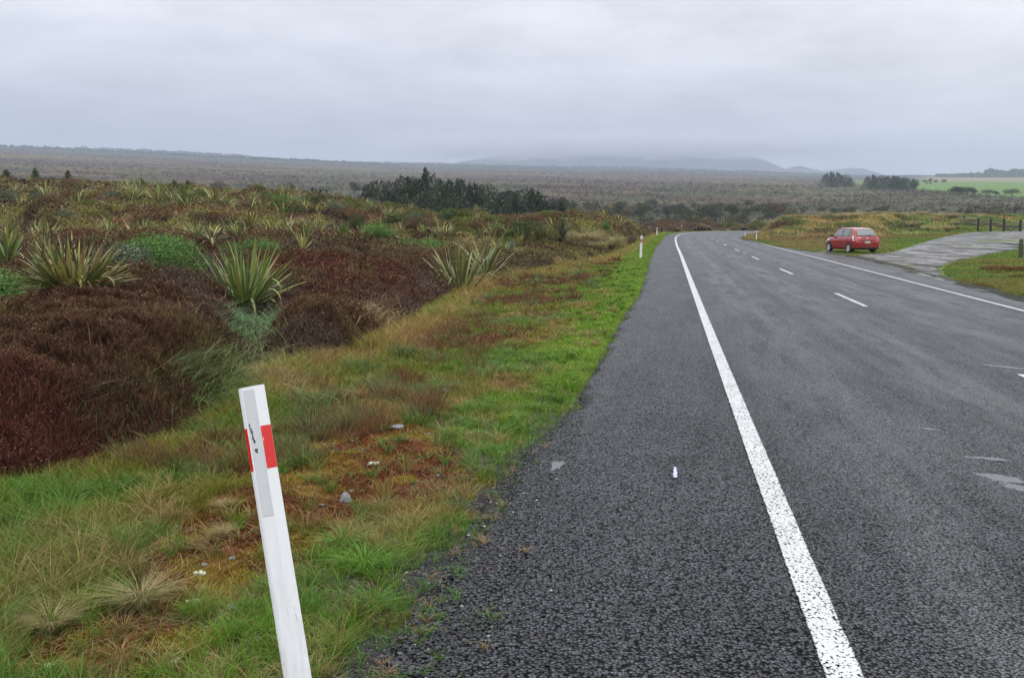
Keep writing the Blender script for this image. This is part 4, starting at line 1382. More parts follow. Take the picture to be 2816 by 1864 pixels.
# ------------------------------------------------------------------ shrubs and trees
def crown_geo(seed, n=700, lumps=9, shape='round', leaf=.16, col=(.06, .09, .03), var=.35, light=None, pl=0.0, hh=1.0, ww=1.0):
    """crown in unit height: leaf clumps spread through several uneven lobes"""
    r = np.random.default_rng(seed)
    P, C = [], []
    for i in range(lumps):
        if shape == 'cone':
            t = (i + .5) / lumps
            rad_ = (1 - t) * .36 * ww + .05
            cx, cy, cz = r.normal() * .05, r.normal() * .05, .06 + t * .86
            ex, ez = rad_, .13
        elif shape == 'column':
            t = (i + .5) / lumps
            cx, cy, cz = r.normal() * .09 * ww, r.normal() * .09 * ww, .1 + t * .78
            ex, ez = (.24 - .10 * t) * ww, .14
        else:
            a, q_ = r.random() * 2 * pi, r.random() ** .5
            cx, cy = cos(a) * q_ * .33 * ww, sin(a) * q_ * .33 * ww
            cz = .30 + .48 * r.random() * (1 - .55 * q_)
            ex, ez = r.uniform(.16, .27) * ww, r.uniform(.13, .22)
        m = n // lumps
        v = r.normal(size=(m, 3))
        v /= np.linalg.norm(v, axis=1)[:, None]
        rr_ = r.uniform(.55, 1.06, m) ** .6
        p = v * rr_[:, None] * np.array([ex, ex, ez]) + np.array([cx, cy, cz])
        p += r.normal(size=(m, 3)) * .015
        lc = np.array(col) * r.uniform(.75, 1.25) * (1 + (r.random((m, 1)) - .5) * 2 * var)
        if light is not None:
            kk = r.random(m) < pl
            lc[kk] = np.array(light) * r.uniform(.7, 1.15, (kk.sum(), 1))
        P.append(p); C.append(lc)
    P, C = np.vstack(P), np.vstack(C)
    P[:, 2] = np.maximum(P[:, 2], .01)
    m = len(P)
    return quads(P, RNG.random(m) * 2 * pi, RNG.uniform(-.2, 1.4, m), leaf * RNG.uniform(.6, 1.3, m), RNG.uniform(.35, .8, m), np.clip(C, 0, .8))


def crown_mesh(**k):
    gq = crown_geo(**k)
    return raw_mesh('crown', *gq[:3], M_LEAF, gq[3])


def trunk_mesh(seed, top=.6, r0=.03, limbs=4, name='trunk'):
    rr_ = random.Random(seed)
    mb = MB()
    pts = [Vector((0, 0, -.04))]
    for k in range(1, 5):
        pts.append(Vector((rr_.uniform(-.02, .02), rr_.uniform(-.02, .02), top * k / 4)))
    mb.tube(pts, [r0, r0 * .85, r0 * .7, r0 * .5, r0 * .25], 7)
    for i in range(limbs):
        a, f = rr_.random() * 6.28, rr_.uniform(.25, .8)
        b = Vector((0, 0, top * f))
        t = b + Vector((cos(a) * .22, sin(a) * .22, rr_.uniform(.12, .26)))
        mb.tube([b, (b + t) / 2 + Vector((0, 0, -.01)), t], [r0 * .5, r0 * .35, r0 * .12], 5)
    me = bpy.data.meshes.new(name)
    me.from_pydata(mb.v, [], mb.f)
    me.materials.append(M_BARK)
    for p in me.polygons:
        p.use_smooth = True
    me.update()
    return me


TR_M = [trunk_mesh(i) for i in range(4)]
STEM_M = [trunk_mesh(40 + i, .45, .02, 5, 'stem') for i in range(2)]


def plant(name, part, crown, stem, loc, h, wfac, label, cat, group=None, rz=None):
    root = link(bpy.data.objects.new(name, None))
    root.location = loc
    root.rotation_euler = (0, 0, random.uniform(0, 6.28) if rz is None else rz)
    root.scale = (h * wfac, h * wfac, h)
    tag(root, label, cat, group)
    c = mesh_obj(part[0], crown, root)
    t = mesh_obj(part[1], stem, root)
    return root


# green leafy shrubs in the heath (own labels)
SH_G = [crown_mesh(seed=200 + i, n=5200, lumps=16, leaf=.042, col=(.10, .19, .045), var=.4, ww=1.5) for i in range(3)]
SH_O = [crown_mesh(seed=210 + i, n=2600, lumps=11, leaf=.055, col=(.12, .125, .03), var=.35, ww=1.2) for i in range(3)]
SH_D = [crown_mesh(seed=220 + i, n=2600, lumps=11, leaf=.055, col=(.070, .092, .028), var=.35, ww=1.2) for i in range(3)]
SH_B = [crown_mesh(seed=230 + i, n=2600, lumps=11, leaf=.05, col=(.15, .088, .045), var=.4, ww=1.3) for i in range(2)]
SH_GY = [crown_mesh(seed=236 + i, n=2600, lumps=11, leaf=.045, col=(.10, .12, .075), var=.4, light=(.24, .27, .19), pl=.15, ww=1.2) for i in range(2)]
named = [
    (448, 722, 660, 2.0, SH_G[0], 'dense leafy green shrub between the two big flax plants'),
    (425, 690, 632, 1.7, SH_G[1], 'upper leafy green shrub stacked behind the dense green shrub'),
    (690, 690, 664, 2.6, SH_G[2], 'bright green shrub rising behind the upright flax fan'),
    (1035, 655, 618, 2.4, SH_G[0], 'wide green shrub beside the narrow upright flax'),
    (1160, 676, 652, 2.6, SH_G[1], 'low bright green shrub in front of the tan tussock'),
    (15, 800, 745, 2.2, SH_G[2], 'fresh green shrub at the foot of the cut off flax'),
    (785, 572, 535, 1.9, SH_G[1], 'round green shrub on the far part of the heath rise'),
    (330, 745, 670, 2.0, SH_GY[0], 'grey green bushy shrub right of the largest flax'),
    (185, 615, 592, 2.2, SH_GY[1], 'blue grey shrub in the middle of the rise at far left'),
    (1665, 640, 612, .9, SH_G[0], 'single bright green bush on the brown knoll slope'),
    (270, 600, 575, 2.2, SH_O[0], 'broad olive shrub on the left of the rise'),
    (1160, 580, 552, 1.5, SH_O[1], 'round olive bush in front of the dark tree stand'),
    (1345, 572, 548, 1.4, SH_O[2], 'olive bush below the end of the dark tree stand'),
]
for px, py, tr, wf, cm, lab in named:
    x0, y0, z0 = ground_at(px, py, .7)
    z0 += .6 * float(heath_top(np.array([x0]), np.array([y0]), sdist(HEATH, [x0], [y0]), np.array([math.hypot(x0, y0)]))[0])
    h = max(height_to_row(y0, z0, tr - 4), .6) * 1.15
    plant('shrub', ('foliage', 'stem'), cm, STEM_M[0], (x0, y0, z0), h * 1.12, wf / 1.9, lab, 'shrub', 'leafy shrubs in the heath')
rr = np.random.default_rng(99)
n = 0
while n < 260:
    px, d = rr.uniform(-60, 1770), 24 * (118 / 24) ** (rr.random() ** .8)
    x0, y0, z0 = at_dist(px, d)
    nz = fbm(np.array([x0]), np.array([y0]), .06, 2, 130)[0]
    if sdist_near(HEATH, np.array([x0]), np.array([y0]))[0] < 2.2 or (nz < .42):
        continue
    k = rr.random()
    fam, nm = (SH_O, 'olive') if k < .38 else (SH_D, 'dark green') if k < .62 else (SH_B, 'rusty brown') if k < .93 else (SH_GY, 'grey green')
    plant('shrub', ('foliage', 'stem'), fam[n % len(fam)], STEM_M[n % 2], (x0, y0, z0 + .45 * float(heath_top(np.array([x0]), np.array([y0]), sdist(HEATH, [x0], [y0]), np.array([math.hypot(x0, y0)]))[0])), rr.uniform(.6, 1.3) * (1.05 if y0 > 45 else .6), rr.uniform(.8, 1.25),
          'small %s shrub scattered over the heath rise' % nm, 'shrub', '%s shrubs on the heath rise' % nm)
    n += 1

# little conifers along the left skyline of the rise
T_C = [crown_mesh(seed=250 + i, n=2600, lumps=12, shape='cone', leaf=.055, col=(.075, .095, .028), var=.35, ww=1.6) for i in range(3)]
for px, br, tr, lab in [(32, 498, 478, 'squat bushy young conifer at the left end of the skyline'), (113, 498, 476, 'slim young conifer on the skyline between the squat one and the broad one'), (203, 504, 480, 'cone shaped young conifer, rightmost of three on the left skyline'),
                        (405, 540, 513, 'young dark conifer just below the skyline left of centre'), (492, 550, 525, 'left one of two matching small conifers on the rise'), (527, 550, 527, 'right one of two matching small conifers on the rise')]:
    d = 112 if br < 510 else 88
    x0, y0, z0 = at_dist(px, d)
    h = max(height_to_row(y0, z0, tr), 1.2) * 1.2
    plant('conifer', ('crown', 'trunk'), T_C[px % 3], TR_M[0], (x0, y0, z0), h, 1.1 if px == 32 else .8, lab, 'tree', 'young conifers on the left skyline')

# dark stand of trees beyond the crest
T_S = [crown_mesh(seed=260 + i, n=2600, lumps=14, shape=s, leaf=.05, col=c, var=.4, light=(.16, .18, .11), pl=p, ww=w_) for i, (s, c, p, w_) in enumerate([
    ('round', (.036, .052, .024), .04, 1.4), ('cone', (.030, .048, .022), .02, 1.9), ('round', (.045, .055, .032), .10, 1.25), ('column', (.040, .050, .030), .06, 2.2), ('round', (.040, .052, .030), .14, 1.0), ('cone', (.036, .050, .028), .02, 1.2)])]
SKY = [(640, 512), (700, 505), (760, 500), (850, 497), (890, 482), (930, 500), (990, 496), (1030, 488), (1100, 478), (1150, 470), (1173, 460), (1200, 478), (1250, 484), (1300, 486), (1320, 494), (1345, 510), (1390, 508), (1430, 512), (1460, 505), (1500, 520), (1530, 535), (1570, 548), (1640, 556)]
rr = np.random.default_rng(55)
n_s = 0
for i in range(120):
    px = rr.uniform(985, 1580) if i > 12 else rr.uniform(650, 1000)
    d = rr.uniform(135, 200)
    lift_ = rr.uniform(0, 34) * (1 if i % 3 else .12)
    tr = np.interp(px, [a for a, _ in SKY], [b for _, b in SKY]) + lift_ + 8
    x0, y0, z0 = at_dist(px, d)
    h = height_to_row(y0, z0, tr)
    if h < 1.5:
        continue
    k = i % 6
    plant('tree', ('crown', 'trunk'), T_S[k], TR_M[i % 4], (x0, y0, z0), h, min(1.25, 6.5 / h) * rr.uniform(.85, 1.2), 'dark evergreen tree in the dense stand behind the heath crest', 'tree', 'dark trees of the stand behind the crest')
    n_s += 1
x0, y0, z0 = at_dist(1173, 160)
plant('tree', ('crown', 'trunk'), T_S[1], TR_M[1], (x0, y0, z0), height_to_row(y0, z0, 461), .42, 'spiry tree with a ragged tip standing highest in the dark stand', 'tree')
x0, y0, z0 = at_dist(890, 150)
plant('tree', ('crown', 'trunk'), T_S[4], TR_M[2], (x0, y0, z0), height_to_row(y0, z0, 482), .75, 'lone windswept dark tree on the skyline left of the stand', 'tree')
for px, d, tr in [(240, 330, 488), (330, 340, 490), (150, 360, 491), (410, 330, 492), (610, 320, 490), (225, 320, 486), (20, 420, 488), (980, 420, 492), (1830, 260, 560), (1870, 270, 552), (1935, 260, 550), (1945, 250, 547), (2010, 260, 553), (1760, 250, 560), (1700, 260, 556)]:
    x0, y0, z0 = at_dist(px, d)
    h = max(height_to_row(y0, z0, tr), 3)
    plant('tree', ('crown', 'trunk'), T_S[2 if px % 2 else 4], TR_M[0], (x0, y0, z0), min(h, 9), 1.1, 'hazy bushy tree standing out of the scrub beyond the rise', 'tree', 'bushy trees out on the plain')

# scrub trees beyond the bend
T_M = [crown_mesh(seed=280 + i, n=900, lumps=9, leaf=.095, col=c, var=.4, light=(.13, .13, .06), pl=.08, ww=1.3) for i, c in enumerate([(.070, .080, .035), (.10, .10, .035), (.050, .062, .032), (.11, .060, .035)])]
rr = np.random.default_rng(31)
for i in range(230):
    px = rr.uniform(1460, 2850)
    d = rr.uniform(180, 330) if px < 2150 else rr.uniform(190, 290)
    x0, y0, z0 = at_dist(px, d)
    plant('scrub_tree', ('crown', 'trunk'), T_M[int(rr.choice(4, p=[.36, .2, .32, .12]))], TR_M[i % 4], (x0, y0, z0), rr.uniform(1.6, 3.6) * (.65 if px > 2150 else 1), rr.uniform(.8, 1.3), 'low scrub tree among many on the flat beyond the road bend', 'tree', 'scrub trees beyond the bend')
# bushes on the outer bank of the bend and on the knoll
rr = np.random.default_rng(32)
BANK = [SH_O[0], SH_B[0], SH_D[1], SH_B[1], SH_O[2]]
for i in range(70):
    s = rr.uniform(s_at(92), min(s_at(92) + 105, LS[-1] - 20))
    off = -rr.uniform(5.5, 16)
    x0 = np.interp(s, LS, LINE[:, 0]) + np.interp(s, LS, LN[:, 0]) * off
    y0 = np.interp(s, LS, LINE[:, 1]) + np.interp(s, LS, LN[:, 1]) * off
    z0 = float(terrain(np.array([x0]), np.array([y0]))[0])
    kk = i % 5
    plant('shrub', ('foliage', 'stem'), BANK[kk], STEM_M[0], (x0, y0, z0), rr.uniform(1.1, 2.2), rr.uniform(1, 1.5), ('olive', 'brown', 'dark green', 'brown', 'olive')[kk] + ' bush on the bank outside the road bend', 'shrub', ('olive', 'brown', 'dark green', 'brown', 'olive')[kk] + ' bushes on the outer bank')

# distant trees round the paddocks on the right
far_t = [(2262, 503, 476, 700), (2278, 503, 472, 700), (2295, 503, 474, 700), (2312, 503, 479, 700), (2328, 504, 488, 700), (2376, 512, 484, 640), (2392, 512, 480, 640), (2402, 513, 486, 640),
         (2420, 515, 482, 600), (2432, 516, 481, 600), (2446, 517, 483, 600), (2458, 518, 484, 600), (2470, 519, 487, 600), (2484, 520, 488, 600), (2497, 522, 491, 600), (2505, 524, 494, 600),
         (2506, 508, 488, 900), (2530, 506, 490, 1000), (2545, 506, 487, 1000), (2560, 506, 490, 1000), (2582, 508, 488, 1000),
         (2615, 535, 514, 480), (2632, 535, 512, 480), (2648, 536, 514, 480), (2663, 537, 522, 480), (2702, 542, 522, 470), (2768, 545, 519, 450), (2725, 544, 538, 450), (2380 + 155, 513, 508, 900), (2546, 513, 508, 900)]
for px, br, tr, d in far_t:
    x0, y0, z0 = at_dist(px, d)
    z0 = min(z0, CAM_H + d * (HORIZON - br) / FPX + 1)
    h = max(height_to_row(y0, z0, tr - (4 if br > 530 else -2)), 2.5) * (1.1 if br > 530 else 1.05)
    if br >= 534:
        lab = {2702: 'rounded dark tree alone in the green paddock', 2768: 'ragged dark tree alone at the right end of the paddock'}.get(px, 'dark tree in the clump in front of the green paddock')
        gp = None if px in (2702, 2768) else 'dark clump in front of the paddock'
    else:
        lab, gp = 'far hazy tree in the shelter row behind the plain', 'shelter trees far to the right'
    cm = T_S[[1, 5, 3][px % 3]] if br < 534 and px < 2505 else T_S[[2, 4][px % 2]]
    plant('tree', ('crown', 'trunk'), cm, TR_M[px % 4], (x0, y0, z0), h, 1.0 if br < 534 else 1.5, lab, 'tree', gp)

# the far wooded skyline (reads as one mass)
geos = []
for a0, a1, d, hgt, m in [(2560, 3000, 2300, 17, 2600), (-300, 900, 3350, 9, 3000), (900, 2300, 3450, 8, 2500), (-200, 1100, 2500, 6, 1500), (1100, 2200, 3000, 6, 1500)]:
    px = RNG.uniform(a0, a1, m)
    dd = d + RNG.normal(size=m) * 60
    x, y = (px - 1408) / FPX * dd, dd
    hh_ = hgt * (.35 + .9 * fbm(px, px * 0, 1 / 22, 4, 140)) * (np.clip((px - 2560) / 160, .25, 1) if a0 == 2560 else np.clip(np.minimum(px - a0, a1 - px) / 250, .05, 1))
    z = terrain(x, y)
    f = RNG.random(m)
    geos.append(quads(np.c_[x, y, z + f * hh_], RNG.uniform(-2.4, -.7, m), RNG.random(m) * .7, np.full(m, 4.5 + .35 * hgt) * RNG.uniform(.6, 1.2, m), np.full(m, .9), jitter_col(np.tile(C_(.030, .045, .028), (m, 1)), .4)))
V, L, T, C = join_geo(*geos)
tag(mesh_obj('far_forest', raw_mesh('far_forest', V, L, T, M_LEAF, C)), kind='stuff')

# ---- tussocks
def tussock_mesh(seed, n=260, tanness=.7):
    r = np.random.default_rng(seed)
    a = r.random(n) * 2 * pi
    q_ = r.random(n) ** .6
    c = np.where((r.random(n) < tanness)[:, None], C_(.40, .31, .16), C_(.20, .22, .08))
    gq = blades(np.c_[np.cos(a) * q_ * .10, np.sin(a) * q_ * .10, np.zeros(n)], .7 + .4 * r.random(n), np.full(n, .022), a, .15 + .55 * q_, .35 + .45 * r.random(n), jitter_col(c, .25))
    return raw_mesh('tussock', *gq[:3], M_GRASS, gq[3])


TU = [tussock_mesh(i, tanness=t) for i, t in enumerate([.8, .85, .5, .7])]
for px, py, tr, k, lab in [(1600, 672, 618, 0, 'tall tan tussock right of the stalked dark flax'), (1628, 668, 630, 1, 'tan tussock leaning against the tall one'), (1680, 680, 636, 2, 'green and straw tussock nearest the marker post'), (1648, 688, 650, 3, 'low straw tussock beside the black heath clump'),
                           (1110, 655, 628, 1, 'straw tussock beside the wide green shrub'), (1085, 660, 632, 0, 'second straw tussock left of the first, by the wide green shrub')]:
    x0, y0, z0 = ground_at(px, py, .15)
    h = height_to_row(y0, z0, tr)
    o = mesh_obj('tussock', TU[k])
    o.location = (x0, y0, z0)
    o.scale = (h * 1.2, h * 1.2, h)
    tag(o, lab, 'tussock', 'tan tussocks')
rr = np.random.default_rng(8)
for i in range(85):
    px = rr.uniform(2080, 2680)
    d = rr.uniform(122, 150)
    x0, y0, z0 = at_dist(px, d)
    if sdist_near(EDGE_R, np.array([x0]), np.array([y0]))[0] > -2:
        continue
    o = mesh_obj('tussock', TU[i % 4])
    o.location = (x0, y0, z0)
    s = rr.uniform(.5, 1.1)
    o.scale = (s * 1.3, s * 1.3, s)
    tag(o, 'straw coloured tussock growing on the low mound behind the red car', 'tussock', 'tussocks on the mound')
for (px, py, s, k, lab) in [(118 * SS, 1470 * SS, .16, 0, 'bleached dry tuft at the lower left corner of the verge'), (330 * SS, 1420 * SS, .20, 2, 'green tuft with straw base left of the stones'), (520 * SS, 1180 * SS, .09, 1, 'small bleached tuft on the moss behind the leaning post'), (515 * SS, 1245 * SS, .09, 1, 'second bleached tuft on the moss just below the first'),
                            (800 * SS, 1265 * SS, .15, None, 'bright green tuft just right of the leaning post'), (845 * SS, 1320 * SS, .16, None, 'wider green tuft below the brightest one'), (860 * SS, 1410 * SS, .12, None, 'fresh green tuft beside the gravel edge'), (950 * SS, 1262 * SS, .10, None, 'small lime green tuft at the edge of the chips'),
                            (155 * SS, 1165 * SS, .18, None, 'dark green tuft in the verge left of the post')]:
    x0, y0, z0 = ground_at(px, py)
    if k is None:
        r = np.random.default_rng(int(px))
        n = 130
        a = r.random(n) * 2 * pi
        q_ = r.random(n) ** .7
        gq = blades(np.c_[np.cos(a) * q_ * .28, np.sin(a) * q_ * .28, np.zeros(n)], .5 + .5 * r.random(n), np.full(n, .032), a, .3 + .9 * q_, .4 + .5 * r.random(n), jitter_col(np.tile(C_(.12, .25, .045), (n, 1)), .25))
        me = raw_mesh('grass_tuft', *gq[:3], M_GRASS, gq[3])
    else:
        me = TU[k]
    o = mesh_obj('grass_tuft', me)
    o.location = (x0, y0, z0)
    o.scale = (s * 1.15, s * 1.15, s)
    tag(o, lab, 'tuft', 'grass tufts by the leaning post')


# ------------------------------------------------------------------ marker posts
M_WHITE = plain_mat('white_plastic', (.80, .80, .80), .42, spec=.45, var=.05, vscale=14)
M_DIRT, t, out = new_mat('scuffed_white_plastic')
tcn = t.add('ShaderNodeTexCoord').outputs['Object']
mp = t.add('ShaderNodeMapping', None, Vector=tcn)
mp.inputs['Scale'].default_value = (26, 26, 5)
nz = t.noise(mp.outputs[0], 1.0, 6, .7, .4)
mp2 = t.add('ShaderNodeMapping', None, Vector=tcn)
mp2.inputs['Scale'].default_value = (90, 90, 14)
nz2 = t.noise(mp2.outputs[0], 1.0, 3, .6, .3)
zsep = t.add('ShaderNodeSeparateXYZ', None, Vector=tcn)
lowk = t.ramp(t.math('MULTIPLY', zsep.outputs[2], 1.0), [(.0, 1.0), (.6, .6), (.95, .22)])
c1 = t.mix(t.math('MULTIPLY', t.ramp(nz, [(.44, 0), (.70, .75)]), lowk), (.82, .82, .83), (.55, .53, .49))
c1 = t.mix(t.math('MULTIPLY', t.ramp(nz2, [(.68, 0), (.73, .8)]), lowk), c1, (.25, .24, .23))
b = t.add('ShaderNodeBsdfPrincipled', None, Base_Color=c1, Roughness=.45)
t.l.new(b.outputs[0], out.inputs[0])
M_RED, t, out = new_mat('chipped_red_paint')
tcn = t.add('ShaderNodeTexCoord').outputs['Object']
mp = t.add('ShaderNodeMapping', None, Vector=tcn)
mp.inputs['Scale'].default_value = (150, 150, 70)
nz = t.noise(mp.outputs[0], 1.0, 3, .6)
xs = t.add('ShaderNodeSeparateXYZ', None, Vector=tcn)
near_in = t.ramp(t.math('ABSOLUTE', t.math('SUBTRACT', t.math('MULTIPLY', xs.outputs[0], 20.0), .34)), [(.0, .13), (.12, .02), (.4, -0.0)])
c1 = t.mix(t.ramp(t.math('ADD', nz, near_in), [(.715, 0), (.73, 1)]), (.68, .012, .010), (.8, .78, .78))
b = t.add('ShaderNodeBsdfPrincipled', None, Base_Color=c1, Roughness=.4)
t.l.new(b.outputs[0], out.inputs[0])
M_REFL = plain_mat('grey_reflective_strip', (.60, .61, .62), .35, spec=.6, var=.04, vscale=40)
M_SCRAPE = plain_mat('dark_scrape', (.06, .06, .065), .8, var=.4, vscale=120)
M_RIM = plain_mat('strip_border', (.45, .44, .42), .7)
M_BAND = plain_mat('red_band', (.42, .03, .02), .5)


def prism(prof, z0, z1, thick, nz_=2):
    """thin folded sheet: prof = [(x, y)] front line; thick to the back (+y)"""
    mb = MB()
    n = len(prof)
    zs = [z0 + (z1 - z0) * k / nz_ for k in range(nz_ + 1)]
    V = [(x, y, z) for z in zs for x, y in prof] + [(x * .97, y + thick, z) for z in zs for x, y in prof]
    o = len(zs) * n
    Fs = []
    for k in range(nz_):
        for i in range(n - 1):
            a = k * n + i
            Fs.append((a, a + 1, a + n + 1, a + n))
            Fs.append((o + a + 1, o + a, o + a + n, o + a + n + 1))
        Fs.append((k * n, k * n + n, o + k * n + n, o + k * n))
        Fs.append((k * n + n - 1, o + k * n + n - 1, o + k * n + 2 * n - 1, k * n + 2 * n - 1))
    top = nz_ * n
    for i in range(n - 1):
        Fs.append((top + i, top + i + 1, o + top + i + 1, o + top + i))
        Fs.append((i + 1, i, o + i, o + i + 1))
    mb.add(V, Fs)
    return mb


# the leaning post close to the camera
def cam_pt(px, py, depth):
    xc, yc = (px - 1408) / FPX * depth, (932 - py) / FPX * depth
    return Vector((xc, depth * cos(PITCH) + yc * sin(PITCH), CAM_H - depth * sin(PITCH) + yc * cos(PITCH)))


p_top = cam_pt(688, 1062, 3.47)
p_low = cam_pt(816, 1864, 3.30)
ax = (p_top - p_low).normalized()
gzp = float(terrain(np.array([p_low.x]), np.array([p_low.y]))[0])
LEN = (p_top.z - gzp + .12) / ax.z
base_p = p_top - ax * LEN
post = link(bpy.data.objects.new('marker_post', None))
tag(post, 'white plastic marker post with chipped red band, leaning left in the near verge', 'marker post', 'roadside marker posts')
yv = Vector((0, 1, 0)) - ax * ax.y
yv.normalize()
xv = yv.cross(ax)
Mx = Matrix((xv, yv, ax)).transposed().to_4x4()
Mx.translation = base_p
post.matrix_world = Mx
prof = [(-.0450, .0065), (-.0405, .0040), (-.0385, .0015), (-.0370, .0030), (-.0350, .0000), (-.0265, -.0010), (.0115, .0030), (.0135, .0035), (.0440, .0135), (.0450, .0160)]
prism(prof, 0, LEN, .0045, 6).build('body', M_DIRT, post)
zt = LEN
off = lambda pr, d: [(x, y - d) for x, y in pr]
prism(off(prof[:5], .0008), zt - .292, zt - .143, .0005).build('red_band', M_RED, post)
prism(off([(.0125, .0032), (.0135, .0035), (.0440, .0135), (.0450, .0160)], .0008), zt - .292, zt - .143, .0005).build('red_band', M_RED, post)
line_y = lambda x: -.0010 + (x + .0265) / .038 * .0040
prism([(-.0272, line_y(-.0272) - .0007), (.0098, line_y(.0098) - .0007)], zt - .452, zt - .012, .0004).build('strip_border', M_RIM, post)
st = prism([(-.0266, line_y(-.0266) - .0012), (.0092, line_y(.0092) - .0012)], zt - .4512, zt - .0128, .0004).build('reflector_strip', M_REFL, post)
rs = random.Random(4)
mb = MB()


def scrape(cx, cz, rx, rz, n=16):
    V = []
    for i in range(n):
        a = 2 * pi * i / n
        k_ = rs.uniform(.55, 1.15)
        x_, z_ = cx + cos(a) * rx * k_, cz + sin(a) * rz * k_
        V.append((x_, line_y(x_) - .0016, z_))
    mb.add(V, [tuple(range(n))])


for cx, cz, rx, rz in [(-.0225, zt - .134, .0018, .007), (-.0205, zt - .150, .0022, .008), (-.0190, zt - .160, .0030, .007), (-.0175, zt - .176, .0022, .012), (-.0160, zt - .190, .0035, .008), (-.0130, zt - .226, .0052, .008), (.0065, zt - .130, .0014, .002), (-.0245, zt - .140, .0012, .004), (-.0205, zt - .180, .0010, .005)]:
    scrape(cx, cz, rx * 1.35, rz * 1.15)
mb.build('scrape', M_SCRAPE, post)

# the other marker posts along the road
prof_s = [(-.050, .018), (-.040, .006), (-.022, 0), (.022, 0), (.040, .006), (.050, .018)]
pm = prism(prof_s, -.15, 1.0, .006, 2)
ME_PB = pm.build('body', M_WHITE).data
ME_BAND = [prism(off([(-.051, .018), (-.041, .005), (-.010, -.001)], .0015), .71, .855, .001), prism(off([(.010, -.001), (.041, .005), (.051, .018)], .0015), .71, .855, .001)]
ME_BANDS = [m.build('red_band', M_BAND).data for m in ME_BAND]
ME_RS = prism([(-.010, -.0022), (.010, -.0022)], .60, .985, .001).build('reflector_strip', M_REFL).data
for o in list(COL.objects):
    if o.parent is None and o.name.split('.')[0] in ('body', 'red_band', 'reflector_strip'):
        bpy.data.objects.remove(o)
posts = [(1761, 709.4, 648.6, 'white marker post standing upright on the green verge, nearest upright one', .03), (1804, 652.5, 626.6, 'second upright marker post on the left verge, before the bend', .02), (1872, 639.8, 621.5, 'marker post at the start of the bend beside the left line', 0),
         (1925, 634.3, 625, 'small far marker post outside the bend beside a taller one', .02), (1943.5, 637, 622, 'marker post on the outside of the bend above the centre dashes', 0), (2020, 634.5, 624.5, 'far marker post outside the bend near the mound', 0),
         (2046, 650.3, 633.5, 'thin marker post just before the mound on the inside of the bend', .03), (2076, 661.5, 635.5, 'marker post with red band on the grass in front of the mound', .06), (2130.6, 643, 625.5, 'pale post half hidden on the slope of the mound', 0)]
for px, br, tr, lab, lean in posts:
    d = 1.0 * FPX / (br - tr) * 1.0
    if px in (1925, 2130.6):
        d = {1925: 168, 2130.6: 133}[px]
    x0, y0 = (px - 1408) / FPX * d, d
    if px < 2040:
        # stand it just off the seal
        for _ in range(60):
            if sdist_near(EDGE_L, np.array([x0]), np.array([y0]))[0] > .35:
                break
            y0 += .5 * np.sign(1); x0 = (px - 1408) / FPX * y0
    else:
        for _ in range(80):
            if -sdist_near(EDGE_R, np.array([x0]), np.array([y0]))[0] > .3:
                break
            y0 -= .4; x0 = (px - 1408) / FPX * y0
    z0 = float(terrain(np.array([x0]), np.array([y0]))[0])
    r = link(bpy.data.objects.new('marker_post', None))
    hh_ = np.clip(height_to_row(y0, z0, tr), .7, 1.3)
    print('post', px, round(y0, 1), round(z0, 2), 'h', round(hh_, 2))
    r.location = (x0, y0, z0)
    r.rotation_euler = (0, lean, -math.atan2(x0, y0) + .1)
    r.scale = (1.1, 1.1, hh_)
    tag(r, lab, 'marker post', 'roadside marker posts')
    for nm, me in (('body', ME_PB), ('red_band', ME_BANDS[0]), ('red_band', ME_BANDS[1]), ('reflector_strip', ME_RS)):
        if px in (2130.6,) and nm == 'red_band':
            continue
        mesh_obj(nm, me, r)

# ------------------------------------------------------------------ fence, gate and gate posts
M_WOOD = plain_mat('weathered_wood', (.040, .034, .028), .85, var=.45, vscale=5, bump=.5)
M_WOODG = plain_mat('mossy_wood', (.075, .072, .040), .85, var=.5, vscale=7, bump=.6)
M_STEEL = plain_mat('galvanised_tube', (.42, .44, .46), .4, metal=.7)
M_WIRE = plain_mat('fence_wire', (.22, .21, .20), .5, metal=.6)
fence = link(bpy.data.objects.new('wire_fence', None))
tag(fence, 'old post and wire fence crossing the mound to the gate', 'fence')
fpx = [(2446, 150, 577, .11), (2508, 147, 578, .05), (2568, 144, 579, .06), (2642, 134, 592, .07), (2682, 124, 596, .09), (2716, 121, 599, .10), (2752, 118, 599, .10)]
tops = []
for px, d, tr, r_ in fpx:
    x0, y0, z0 = at_dist(px, d)
    h = np.clip(height_to_row(y0, z0, tr), .8, 1.6)
    mb = MB()
    mb.tube([(x0, y0, z0 - .3), (x0 + .02, y0, z0 + h * .5), (x0 + random.uniform(-.06, .06), y0, z0 + h)], [r_ * 1.6, r_ * 1.5, r_ * 1.4], 8)
    mb.build('post', M_WOOD, fence, smooth=False)
    tops.append((x0, y0, z0, h))
gp = at_dist(2797, 115)
hg = 1.25
tops.append((gp[0], gp[1], gp[2], hg))
for f in (.28, .5, .7, .9):
    mb = MB()
    pts = [(x_, y_ - .1, z_ + h_ * f) for x_, y_, z_, h_ in tops]
    mb.tube(pts, .012, 4)
    mb.build('wire', M_WIRE, fence)
gate = link(bpy.data.objects.new('farm_gate', None))
gate.location = gp
tag(gate, 'metal tube farm gate hung between wooden posts at the end of the gravel track', 'gate')
mb = MB()
mb.tube([(0, 0, -.3), (0, 0, .6), (0, 0, hg + .1)], .14, 10)
mb.build('gate_post', M_WOOD, gate)
mb = MB()
mb.tube([(-.05, 0, hg * .62), (-1.3, -.2, .0)], .07, 7)
mb.build('brace', M_WOOD, gate)
mb = MB()
